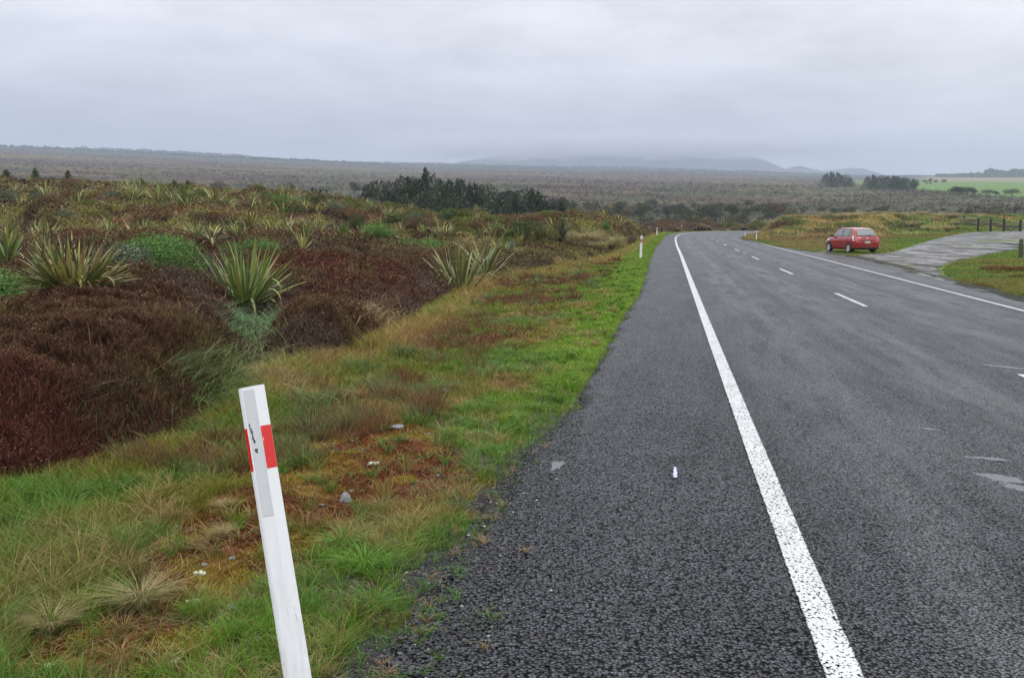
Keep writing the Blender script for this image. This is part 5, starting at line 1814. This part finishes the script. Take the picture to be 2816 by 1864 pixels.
mb.tube([(.28, 0, .15), (.28, 0, 1.2), (.36, 0, 1.28), (4.0, -.3, 1.28), (4.08, -.3, 1.2), (4.08, -.3, .15), (4.0, -.3, .12), (.3, 0, .12), (.28, 0, .15)], .045, 8)
mb.build('gate_frame', M_STEEL, gate)
mb = MB()
for zz_ in (.38, .62, .88):
    mb.tube([(.3, 0, zz_), (4.05, -.3, zz_)], .02, 6)
for xx_ in (1.5, 2.8):
    mb.tube([(xx_, -.1, .14), (xx_, -.1, 1.26)], .02, 6)
mb.build('rail', M_STEEL, gate)
for px, br, tr, r_, lab in [(2806, 710, 658, .11, 'stout mossy wooden post by the track at the right photo edge'), (2824, 714, 661, .10, 'second stout wooden post just behind the mossy one')]:
    x0, y0, z0 = ground_at(px, br)
    h = height_to_row(y0, z0, tr)
    mb = MB()
    mb.tube([(0, 0, -.2), (.01, 0, h * .35), (-.01, 0, h * .7), (0, 0, h - .02), (0, 0, h)], [r_, r_ * 1.02, r_, r_ * .98, r_ * .85], 14)
    o = mb.build('gate_post', M_WOODG)
    o.location = (x0, y0, z0)
    tag(o, lab, 'post', 'wooden posts by the track')

# fallen branches lying along the fence
x0, y0, z0 = at_dist(2730, 126)
mb = MB()
r_ = random.Random(6)
for i in range(7):
    a = Vector((r_.uniform(-9, -2), r_.uniform(-1, 1), 1.0 + r_.uniform(-.3, .5)))
    bb = Vector((r_.uniform(2, 7), r_.uniform(-1, 1), .35 + r_.uniform(-.3, .2)))
    mb.tube([a, (a + bb) / 2 + Vector((0, 0, r_.uniform(-.15, .25))), bb], [.03, .06, .03], 5)
o = mb.build('fallen_branch', M_BARK)
o.location = (x0, y0, z0)
tag(o, 'long bare fallen branch lying in the green field behind the fence', 'branch')

# ------------------------------------------------------------------ stones
M_ROCK = plain_mat('grey_rock', (.17, .175, .185), .6, var=.3, vscale=25, bump=.5)
M_LICHEN = plain_mat('pale_lichen', (.52, .52, .42), .9, var=.3, vscale=60, bump=.5)


def stone(name, px, py, s, mat, lab, seed, flat=.6, cat='stone', lumps=1):
    x0, y0, z0 = ground_at(px * SS, py * SS)
    r = random.Random(seed)
    bmm = __import__('bmesh').new()
    import bmesh
    for L_ in range(lumps):
        m_ = Matrix.Translation((r.uniform(-1, 1) * s * .7 * (lumps > 1), r.uniform(-1, 1) * s * .5 * (lumps > 1), 0))
        bmesh.ops.create_icosphere(bmm, subdivisions=3 if lumps == 1 else 2, radius=s * (1 if lumps == 1 else r.uniform(.2, .45)), matrix=m_)
    k = [Vector((r.uniform(-1, 1), r.uniform(-1, 1), r.uniform(-1, 1))).normalized() for _ in range(7)]
    for v in bmm.verts:
        for q_ in k:
            dd = v.co.dot(q_) - s * .68
            if dd > 0 and lumps == 1:
                v.co -= q_ * dd * .85
        v.co += Vector((r.uniform(-1, 1), r.uniform(-1, 1), r.uniform(-1, 1))) * s * (.03 if lumps == 1 else .07)
        v.co.z *= flat
    me = bpy.data.meshes.new(name)
    bmm.to_mesh(me)
    bmm.free()
    me.materials.append(mat)
    o = mesh_obj(name, me)
    o.location = (x0, y0, z0 + s * flat * .35)
    o.rotation_euler = (0, 0, r.uniform(0, 6))
    tag(o, lab, cat, 'stones on the verge' if mat is M_ROCK else 'lichen scraps on the verge')


stone('stone', 537, 1410, .030, M_ROCK, 'rounded grey stone on the moss left of the leaning post', 1, .7)
stone('stone', 473, 1308, .016, M_ROCK, 'small smooth grey pebble above the lichen scrap', 2, .7)
stone('stone', 800, 1160, .042, M_ROCK, 'upright pointed grey stone at the edge of the rust moss', 3, 1.1)
stone('stone', 745, 1170, .020, M_ROCK, 'small grey stone beside the upright pointed one', 4)
stone('stone', 600, 1480, .022, M_ROCK, 'grey stone low at the foot of the leaning post', 5)
stone('stone', 1010, 878, .085, M_ROCK, 'flat pale grey rock in the grass farther up the verge', 6, .35)
stone('stone', 1035, 905, .06, M_ROCK, 'second smaller rock just below the flat pale one', 7, .4)
stone('stone', 537, 1293, .018, M_ROCK, 'tiny dark stone between moss and bleached tuft', 8)
stone('stone', 920, 990, .06, M_ROCK, 'dark rock half sunk at the top end of the moss', 9, .4)
rr = np.random.default_rng(21)
bpy.context.view_layer.update()
base_st = [o for o in COL.objects if o.name.startswith('stone')][:4]
k = 0
while k < 34:
    x0, y0 = rr.uniform(-2.0, -.3), rr.uniform(3.9, 10.5)
    if moss_mask(np.array([x0]), np.array([y0]))[0] < .3 and rr.random() > .12:
        continue
    b_ = base_st[k % 4]
    o = b_.copy()
    COL.objects.link(o)
    f = rr.uniform(.35, .8) * .022 / max(b_.dimensions.x / 2, .01)
    o.scale = (f, f, f)
    o.location = (x0, y0, float(terrain(np.array([x0]), np.array([y0]))[0]) + .008)
    o.rotation_euler = (0, 0, rr.uniform(0, 6))
    tag(o, 'tiny grey pebble scattered in the rust coloured moss of the verge', 'stone', 'tiny pebbles in the moss')
    k += 1
stone('lichen', 466, 1328, .030, M_LICHEN, 'crumbly white lichen scrap below the small pebble', 11, .8, 'lichen', 14)
stone('lichen', 446, 1392, .030, M_LICHEN, 'flat pale lichen scrap left of the rounded stone', 12, .5, 'lichen', 10)
stone('lichen', 866, 1075, .045, M_LICHEN, 'white lichen scrap on the far moss cushion', 13, .7, 'lichen', 16)
stone('lichen', 405, 1532, .028, M_LICHEN, 'branching white lichen at the bottom of the verge', 14, .7, 'lichen', 14)
stone('lichen', 110, 1545, .028, M_LICHEN, 'white lichen scrap in the lower left corner', 15, .6, 'lichen', 12)

# ------------------------------------------------------------------ the red hatchback
M_CAR, t, out = new_mat('metallic_red_paint')
tcn = t.add('ShaderNodeTexCoord').outputs['Object']
fl = t.noise(tcn, 300, 2, .5)
b = t.add('ShaderNodeBsdfPrincipled', None, Base_Color=t.mix(fl, (.27, .008, .006), (.36, .012, .008)), Roughness=.3, Metallic=.15)
b.inputs['Coat Weight'].default_value = .9
b.inputs['Coat Roughness'].default_value = .04
t.l.new(b.outputs[0], out.inputs[0])
M_BLACK = plain_mat('black_plastic', (.012, .012, .013), .55)
M_TYRE = plain_mat('tyre_rubber', (.016, .016, .017), .8, var=.2, vscale=30)
M_RIMM = plain_mat('silver_wheel_cover', (.62, .63, .65), .3, metal=.55)
M_GLASS = plain_mat('car_glass', (.10, .125, .125), .04, spec=1.0, coat=1.0, metal=.25)
M_LENS = plain_mat('clear_lamp_lens', (.72, .70, .72), .12, spec=.8, coat=.6)
M_LENSR = plain_mat('red_lamp_lens', (.55, .02, .03), .12, spec=.8, coat=.6)
M_CHROME = plain_mat('chrome', (.85, .85, .86), .12, metal=1.0)
M_PLATE = plain_mat('number_plate', (.74, .75, .70), .4)
M_INK = plain_mat('plate_ink', (.02, .02, .025), .5)
M_DARKRED = plain_mat('shaded_seam', (.05, .006, .005), .6)

# stations: x, z bottom, half width low, half width mid, belt z, half width belt, roof z, half width roof
ST = np.array([
    [-1.915, .36, .60, .70, .66, .68, .68, .50], [-1.905, .27, .70, .78, .72, .76, .745, .60], [-1.87, .24, .76, .820, .80, .79, .86, .64], [-1.80, .22, .78, .836, .90, .795, 1.02, .67],
    [-1.66, .21, .80, .843, .965, .79, 1.22, .655], [-1.48, .20, .81, .846, .975, .785, 1.405, .62], [-1.30, .19, .81, .848, .97, .785, 1.462, .59], [-.9, .18, .81, .848, .955, .785, 1.497, .585],
    [-.3, .18, .80, .842, .935, .78, 1.512, .59], [.2, .18, .80, .842, .925, .78, 1.495, .585], [.48, .18, .80, .842, .92, .775, 1.435, .60], [.78, .18, .80, .842, .915, .77, 1.25, .65], [1.06, .18, .80, .842, .91, .76, 1.035, .70],
    [1.30, .18, .80, .840, .885, .745, .965, .66], [1.60, .19, .79, .825, .80, .72, .90, .60], [1.80, .21, .74, .775, .72, .66, .80, .52], [1.90, .24, .62, .66, .62, .55, .66, .42], [1.935, .34, .45, .48, .52, .42, .56, .32]])
xs_ = np.unique(np.r_[np.linspace(-1.915, -1.25, 30), np.linspace(-1.25, 1.935, 70)])


def pch(xq, xp, fp):
    h = np.diff(xp); dl = np.diff(fp) / h
    m = np.zeros(len(xp))
    m[1:-1] = np.where(dl[:-1] * dl[1:] > 0, 2 * dl[:-1] * dl[1:] / (dl[:-1] + dl[1:] + 1e-12), 0)
    m[0], m[-1] = dl[0], dl[-1]
    i = np.clip(np.searchsorted(xp, xq) - 1, 0, len(h) - 1)
    t_ = (xq - xp[i]) / h[i]
    return (2 * t_ ** 3 - 3 * t_ ** 2 + 1) * fp[i] + (t_ ** 3 - 2 * t_ ** 2 + t_) * h[i] * m[i] + (-2 * t_ ** 3 + 3 * t_ ** 2) * fp[i + 1] + (t_ ** 3 - t_ ** 2) * h[i] * m[i + 1]


SQ = np.stack([xs_] + [pch(xs_, ST[:, 0], ST[:, k]) for k in range(1, 8)], 1)
half = []
for x_, zb, wl, wm, zbelt, wb, zr, wr in SQ:
    zm = zb + (zbelt - zb) * .58
    pts = [(0, zb), (wl * .6, zb), (wl, zb + .02), (wl + (wm - wl) * .75, zb + .09), (wm, zm), (wm * .995, zm + (zbelt - zm) * .45), (wb + .02, zbelt - .03), (wb, zbelt),
           (wb + (wr - wb) * .35, zbelt + (zr - .045 - zbelt) * .38), (wb + (wr - wb) * .75, zbelt + (zr - .045 - zbelt) * .78), (wr, zr - .045), (wr * .90, zr - .012), (wr * .5, zr), (0, zr + .004)]
    half.append(pts)
half = np.array(half)
ring = np.concatenate([half, half[:, -2:0:-1] * np.array([-1, 1])], 1)
n_s_, n_r = ring.shape[:2]
Vc = np.stack([np.repeat(xs_, n_r), ring[..., 0].ravel(), ring[..., 1].ravel()], -1)
Fc, Mi = [], []
for i in range(n_s_ - 1):
    for j in range(n_r):
        a, b_ = i * n_r + j, i * n_r + (j + 1) % n_r
        Fc.append((a, b_, b_ + n_r, a + n_r))
        zc_ = (Vc[a, 2] + Vc[b_, 2]) / 2
        Mi.append(1 if (zc_ < .245 or (xs_[i] < -1.4 and zc_ < .30)) else 0)
Fc.append(tuple(range(n_r - 1, -1, -1))); Mi.append(0)
Fc.append(tuple((n_s_ - 1) * n_r + j for j in range(n_r))); Mi.append(0)
me = bpy.data.meshes.new('car_body')
me.from_pydata([tuple(v) for v in Vc], [], Fc)
me.materials.append(M_CAR); me.materials.append(M_BLACK)
me.polygons.foreach_set('material_index', Mi)
me.polygons.foreach_set('use_smooth', [True] * len(Fc))
me.update()
from mathutils.bvhtree import BVHTree
BV = BVHTree.FromPolygons([tuple(v) for v in Vc], Fc)
car = link(bpy.data.objects.new('parked_car', None))
tag(car, 'red five door hatchback parked beside the gravel track, seen from behind', 'car')
body_o = mesh_obj('body', me, car)


def patch(name, poly, axis, mat, lift=.006, parent=None, n=7, side=1):
    """poly: four corners (u, v) in the plane facing axis, laid onto the bodywork. axis 'side': u=x, v=z; 'rear': u=y, v=z"""
    G = np.zeros((n, n, 3))
    c = [Vector(p) for p in poly]
    for i in range(n):
        for j in range(n):
            s_, t_ = i / (n - 1), j / (n - 1)
            p = (c[0] * (1 - s_) + c[1] * s_) * (1 - t_) + (c[3] * (1 - s_) + c[2] * s_) * t_
            if axis == 'side':
                o_, d_ = Vector((p.x, 3 * side, p.y)), Vector((0, -side, 0))
            elif axis == 'rear':
                o_, d_ = Vector((-4, p.x, p.y)), Vector((1, 0, 0))
            else:
                o_, d_ = Vector((4, p.x, p.y)), Vector((-1, 0, 0))
            hit, nr, _, _ = BV.ray_cast(o_, d_)
            if hit is None:
                hit, nr, _, _ = BV.find_nearest(o_ + d_ * 2.2)
            if nr.dot(d_) > 0:
                nr = -nr
            G[i, j] = hit + nr * lift
    if (axis == 'side') == (side > 0):
        G = G[::-1]
    return mesh_obj(name, grid_mesh(name, G, mat, smooth=True), parent if parent is not None else car)


for sd in (1, -1):
    # black window surround, then the panes
    patch('window_surround', [(-1.30, .985), (.98, .955), (.28, 1.44), (-1.12, 1.425)], 'side', M_BLACK, .004, side=sd, n=14)
    patch('window', [(-.22, 1.00), (.84, .985), (.30, 1.39), (-.16, 1.41)], 'side', M_GLASS, .009, side=sd, n=10)
    patch('window', [(-.93, 1.01), (-.30, 1.00), (-.24, 1.41), (-.93, 1.405)], 'side', M_GLASS, .009, side=sd, n=8)
    patch('window', [(-1.23, 1.03), (-1.00, 1.015), (-1.00, 1.40), (-1.09, 1.395)], 'side', M_GLASS, .009, side=sd, n=6)
    # arches
    for wx in (1.24, -1.19):
        n = 26
        V, Fs = [], []
        for rr_ in (0.0, .20, .355):
            for i in range(n):
                a = 2 * pi * i / n
                z_ = max(.31 + sin(a) * rr_, .17)
                hit, nr, _, _ = BV.ray_cast(Vector((wx + cos(a) * rr_, 3 * sd, z_)), Vector((0, -sd, 0)))
                p = hit if hit is not None else Vector((wx + cos(a) * rr_, .8 * sd, z_))
                V.append((p.x, p.y + sd * .005, z_))
        for r0 in (0, 1):
            Fs += [(r0 * n + i, r0 * n + (i + 1) % n, (r0 + 1) * n + (i + 1) % n, (r0 + 1) * n + i) for i in range(n)]
        mm_ = bpy.data.meshes.new('wheel_arch')
        mm_.from_pydata(V, [], Fs)
        mm_.materials.append(M_BLACK)
        mesh_obj('wheel_arch', mm_, car)
    # door shuts, handles, sill line
    for (xa, za, xb, zb_) in ((-.24, .30, -.25, .96), (.86, .32, .93, .93), (-.86, .62, -1.02, .97), (-.78, .30, -.86, .62)):
        patch('door_seam', [(xa - .006, za), (xa + .006, za), (xb + .006, zb_), (xb - .006, zb_)], 'side', M_DARKRED, .002, side=sd)
    for hx_ in (-.14, -1.0 + .12):
        h_ = patch('door_handle', [(hx_ - .08, .80), (hx_ + .08, .80), (hx_ + .08, .84), (hx_ - .08, .84)], 'side', M_DARKRED, .022, side=sd)
    # lamps
    tl_ = patch('tail_light', [(-1.86, .70), (-1.70, .72), (-1.50, 1.00), (-1.66, 1.00)], 'side', M_LENS, .012, side=sd)
    patch('tail_light', [(sd * .735, .66), (sd * .60, .70), (sd * .66, .93), (sd * .76, .98)] if sd > 0 else [(sd * .60, .70), (sd * .735, .66), (sd * .76, .98), (sd * .66, .93)], 'rear', M_LENSR, .008, side=1)
    patch('headlight', [(1.30, .74), (1.72, .66), (1.64, .78), (1.28, .90)], 'side', M_LENS, .012, side=sd)
    # mirror
    mb = MB()
    mb.lathe([(.0, -.075), (.045, -.07), (.072, -.03), (.075, .01), (.06, .05), (0, .06)], 14, Matrix.Translation((.78, sd * .90, 1.0)) @ Matrix.Rotation(pi / 2, 4, 'Z') @ Matrix.Scale(1.35, 4, (1, 0, 0)))
    mb.box((.80, sd * .83, .96), (.05, .12, .03))
    mb.build('mirror', M_BLACK, car, smooth=True)
patch('rear_window_surround', [(-.66, 1.005), (.66, 1.005), (.585, 1.415), (-.585, 1.415)], 'rear', M_BLACK, .005, n=12)
patch('rear_window', [(-.60, 1.04), (.60, 1.04), (.53, 1.375), (-.53, 1.375)], 'rear', M_GLASS, .010, n=12)
patch('tailgate_grip', [(-.42, .735), (.42, .735), (.44, .765), (-.44, .765)], 'rear', M_DARKRED, .010, n=8)
patch('bumper_vent', [(-.62, .26), (.62, .26), (.66, .34), (-.66, .34)], 'rear', M_BLACK, .008, n=8)
patch('bumper_edge', [(-.66, .45), (.66, .45), (.67, .465), (-.67, .465)], 'rear', M_DARKRED, .003, n=8)
pl = patch('number_plate', [(-.18, .585), (.18, .585), (.18, .71), (-.18, .71)], 'rear', M_PLATE, .014, n=4)
patch('model_badge', [(.42, .895), (.62, .895), (.62, .915), (.42, .915)], 'rear', M_CHROME, .010, n=4)
patch('windscreen', [(-.66, .99), (.66, .99), (.56, 1.42), (-.56, 1.42)], 'front', M_GLASS, .006, n=12)
patch('grille', [(-.40, .40), (.40, .40), (.44, .56), (-.44, .56)], 'front', M_BLACK, .006, n=8)
def curve_mesh(cu):
    tmp = link(bpy.data.objects.new('tmp', cu))
    bpy.context.view_layer.update()
    me_ = bpy.data.meshes.new_from_object(tmp.evaluated_get(bpy.context.evaluated_depsgraph_get()))
    bpy.data.objects.remove(tmp)
    return me_


# plate characters and the round badge
px_pl = float(np.mean([v.co.x for v in pl.data.vertices]))
cu = bpy.data.curves.new('plate_number', 'FONT')
cu.body = 'GPH633'
cu.size = .115
cu.align_x = 'CENTER'
cu.align_y = 'CENTER'
cu.extrude = .001
cu.materials.append(M_INK)
tx_ = link(bpy.data.objects.new('plate_number', curve_mesh(cu)), pl)
tx_.location = (px_pl - .006, 0, .648)
tx_.rotation_euler = (pi / 2, 0, -pi / 2)
hit, nr, _, _ = BV.ray_cast(Vector((-4, 0, .885)), Vector((1, 0, 0)))
cu = bpy.data.curves.new('emblem', 'CURVE')
cu.dimensions = '3D'
cu.bevel_depth = .011
sp = cu.splines.new('POLY')
ep = [(.035, .042), (0, .052), (-.036, .030), (-.02, .012), (.02, -.012), (.036, -.030), (0, -.052), (-.035, -.042)]
sp.points.add(len(ep) - 1)
for i, (a, b_) in enumerate(ep):
    sp.points[i].co = (-.02, a, b_, 1)
cu.materials.append(M_CHROME)
em = link(bpy.data.objects.new('emblem', curve_mesh(cu)), car)
em.location = hit
# wiper, spoiler lip, aerial
hit, nr, _, _ = BV.ray_cast(Vector((-4, 0, 1.05)), Vector((1, 0, 0)))
mb = MB()
mb.tube([(hit.x - .03, 0, 1.045), (hit.x - .02, -.30, 1.075)], [.014, .008], 6)
mb.build('wiper', M_BLACK, car)
mb = MB()
mb.tube([(-.55, 0, 1.50), (-.72, 0, 1.67)], [.008, .004], 6)
mb.build('aerial', M_BLACK, car)
mb = MB()
G = [[(-1.52 + abs(y_) * .10, y_, 1.412 - .012 * (abs(y_) / .55) ** 2), (-1.40 + abs(y_) * .06, y_, 1.452 - .03 * (abs(y_) / .55) ** 2), (-1.40 + abs(y_) * .06, y_, 1.40)] for y_ in np.linspace(-.56, .56, 9)]
V = [p for g_ in G for p in g_]
mb.add(V, [(i * 3 + j, i * 3 + (j + 1) % 3, (i + 1) * 3 + (j + 1) % 3, (i + 1) * 3 + j) for i in range(8) for j in range(3)] + [(2, 1, 0), (24, 25, 26)])
mb.build('spoiler', M_CAR, car)

# wheels
tyre_mb = MB()
tyre_mb.lathe([(.205, -.085), (.245, -.098), (.285, -.092), (.300, -.070), (.303, 0), (.300, .070), (.285, .092), (.245, .098), (.205, .085)], 36)
ME_T = tyre_mb.build('tyre', M_TYRE, smooth=True).data
rim_mb = MB()
rim_mb.lathe([(.0, -.07), (.045, -.072), (.055, -.06), (.06, -.055)], 24)
rim_mb.lathe([(.178, -.070), (.205, -.082), (.212, -.078), (.205, -.05), (.180, -.045), (.178, -.070)], 36)
for k in range(7):
    R_ = Matrix.Rotation(2 * pi * k / 7, 4, 'Y')
    V = [R_ @ Vector(v) for v in ((.035, -.062, .042), (.035, -.062, -.042), (.19, -.066, -.044), (.19, -.066, .044), (.035, -.045, .042), (.035, -.045, -.042), (.19, -.045, -.044), (.19, -.045, .044))]
    rim_mb.add(V, [(0, 1, 2, 3), (7, 6, 5, 4), (0, 4, 5, 1), (1, 5, 6, 2), (2, 6, 7, 3), (3, 7, 4, 0)])
ME_R = rim_mb.build('rim', M_RIMM).data
hub_mb = MB()
hub_mb.lathe([(0, -.040), (.20, -.040), (.20, .03), (0, .03)], 24)
ME_H = hub_mb.build('brake_disc', M_BLACK).data
for o in list(COL.objects):
    if o.parent is None and o.name.split('.')[0] in ('tyre', 'rim', 'brake_disc'):
        bpy.data.objects.remove(o)
for wx in (1.24, -1.19):
    for sd in (1, -1):
        wh = link(bpy.data.objects.new('wheel', None), car)
        wh.location = (wx, sd * .790, .300)
        wh.rotation_euler = (0, 0, pi if sd > 0 else 0)
        for nm, me_ in (('tyre', ME_T), ('rim', ME_R), ('brake_disc', ME_H)):
            mesh_obj(nm, me_, wh)
rl = Vector(ground_at(2338, 694.5))
rrw = Vector(ground_at(2399, 696.5))
fl_ = Vector(ground_at(2279, 691))
d1 = (fl_ - rl); d1.z = 0
d2 = (rrw - rl); d2.z = 0
print('car', rl, 'len', d1.length, 'wid', d2.length, 'heading', math.degrees(math.atan2(d1.y, d1.x)), math.degrees(math.atan2(d2.y, d2.x)))
CAR_YAW = radians(102)
CAR_D = 61.0
cx_, cy_ = (2333 - 1408) / FPX * CAR_D, CAR_D
# place the car so that its rear left wheel stands at that spot
f_ = Vector((cos(CAR_YAW), sin(CAR_YAW), 0)); l_ = Vector((-sin(CAR_YAW), cos(CAR_YAW), 0))
org = Vector((cx_, cy_, 0)) + f_ * 1.19 - l_ * .80
zs4 = [float(terrain(np.array([(org + f_ * a + l_ * b_).x]), np.array([(org + f_ * a + l_ * b_).y]))[0]) for a, b_ in ((1.24, .76), (1.24, -.76), (-1.19, .76), (-1.19, -.76))]
print('car ground', zs4)
car.location = (org.x, org.y, max(np.mean(zs4), -.45) + .02)
car.rotation_euler = (0, 0, CAR_YAW)
car.scale = (.95, 1.0, 1.02)

# ------------------------------------------------------------------ hills under the cloud
M_HILL = plain_mat('hill_bush', (.018, .026, .030), .9, var=.35, vscale=.004)
HPX = np.array([1180, 1235, 1265, 1300, 1400, 1550, 1700, 1850, 1950, 2010, 2055, 2085, 2112, 2150, 2170, 2187, 2252, 2290, 2331, 2360, 2388, 2440, 2520])
HRW = np.array([472, 461, 449, 444, 430, 414, 404, 408, 424, 433, 434, 442, 453, 468, 462, 459, 474, 470, 465, 470, 479, 489, 500])
hp = np.linspace(1180, 2520, 340)
rowv = np.interp(hp, HPX, HRW) + (fbm(hp, hp * 0, 1 / 14, 3, 150) - .5) * 2.5 + (fbm(hp, hp * 0, 1 / 70, 2, 152) - .5) * 12 * (hp < 1980)
G = []
for fr, dd in [(-.6, 3900), (.15, 4300), (.45, 4600), (.75, 4850), (.93, 5000), (1.0, 5100), (.9, 5250), (.3, 5600), (-.4, 5900)]:
    zr_ = CAM_H + 5100 * (HORIZON - rowv) / FPX
    x_ = (hp - 1408) / FPX * dd
    z_ = 120 + np.maximum(zr_ - 120, 5) * fr
    z_ = np.where(zr_ > 225, z_ + (fbm(x_, x_ * 0 + dd, 1 / 160, 3, 151) - .5) * 40 * (fr < .95) * (fr > 0), z_)
    G.append(np.c_[x_, np.full(len(hp), dd), z_])
hills = mesh_obj('hills', grid_mesh('hills', np.array(G), M_HILL))
tag(hills, kind='structure')

# ------------------------------------------------------------------ air
def volume_mat(name, dens, col, aniso=0.0):
    m, t, out = new_mat(name)
    v = t.add('ShaderNodeVolumePrincipled', None, Density=dens, Anisotropy=aniso)
    v.inputs['Color'].default_value = (*col, 1)
    t.l.new(v.outputs[0], out.inputs['Volume'])
    return m


mb = MB()
mb.box((0, 0, 160), (13400, 13400, 560))
hz_o = mb.build('haze', volume_mat('haze_air', 2.5e-4, (.60, .68, .83)))
tag(hz_o, kind='stuff')

# the low cloud lying on the hills
m, t, out = new_mat('cloud_vapour')
tcn = t.add('ShaderNodeTexCoord')
gs = t.add('ShaderNodeSeparateXYZ', None, Vector=tcn.outputs['Generated'])
mp = t.add('ShaderNodeMapping', None, Vector=tcn.outputs['Generated'])
mp.inputs['Scale'].default_value = (9, 2.0, 1.3)
nz = t.noise(mp.outputs[0], 1.6, 4, .6, .3)
zz_ = t.math('ADD', gs.outputs[2], t.math('MULTIPLY', t.math('SUBTRACT', nz, .5), -.75))
low_ = t.ramp(zz_, [(.10, 0.0), (.26, 1.0), (.6, .8), (.92, 0.0)], 'EASE')
ex = t.ramp(gs.outputs[0], [(0.0, 0), (.22, .8), (.45, 1.0), (.68, 1.0), (.80, .55), (1.0, 0)], 'EASE')
ey = t.ramp(gs.outputs[1], [(0.0, 0), (.3, 1.0), (.7, 1.0), (1.0, 0)], 'EASE')
ez = t.ramp(gs.outputs[2], [(0.0, 0), (.10, 1.0), (.75, 1.0), (1.0, 0)], 'EASE')
dn_ = t.math('MULTIPLY', t.math('MULTIPLY', t.math('MULTIPLY', low_, ex), t.math('MULTIPLY', ey, ez)), 9.0e-3)
v = t.add('ShaderNodeVolumePrincipled', None, Density=dn_)
v.inputs['Color'].default_value = (.80, .83, .89, 1)
t.l.new(v.outputs[0], out.inputs['Volume'])
cz0 = CAM_H + 4200 * (HORIZON - 444) / FPX
cz1 = CAM_H + 4200 * (HORIZON - 362) / FPX
cxa, cxb = (950 - 1408) / FPX * 4200, (2560 - 1408) / FPX * 4200
mb = MB()
mb.box(((cxa + cxb) / 2, 4200, (cz0 + cz1) / 2), (cxb - cxa, 700, cz1 - cz0))
tag(mb.build('low_cloud', m), kind='stuff')
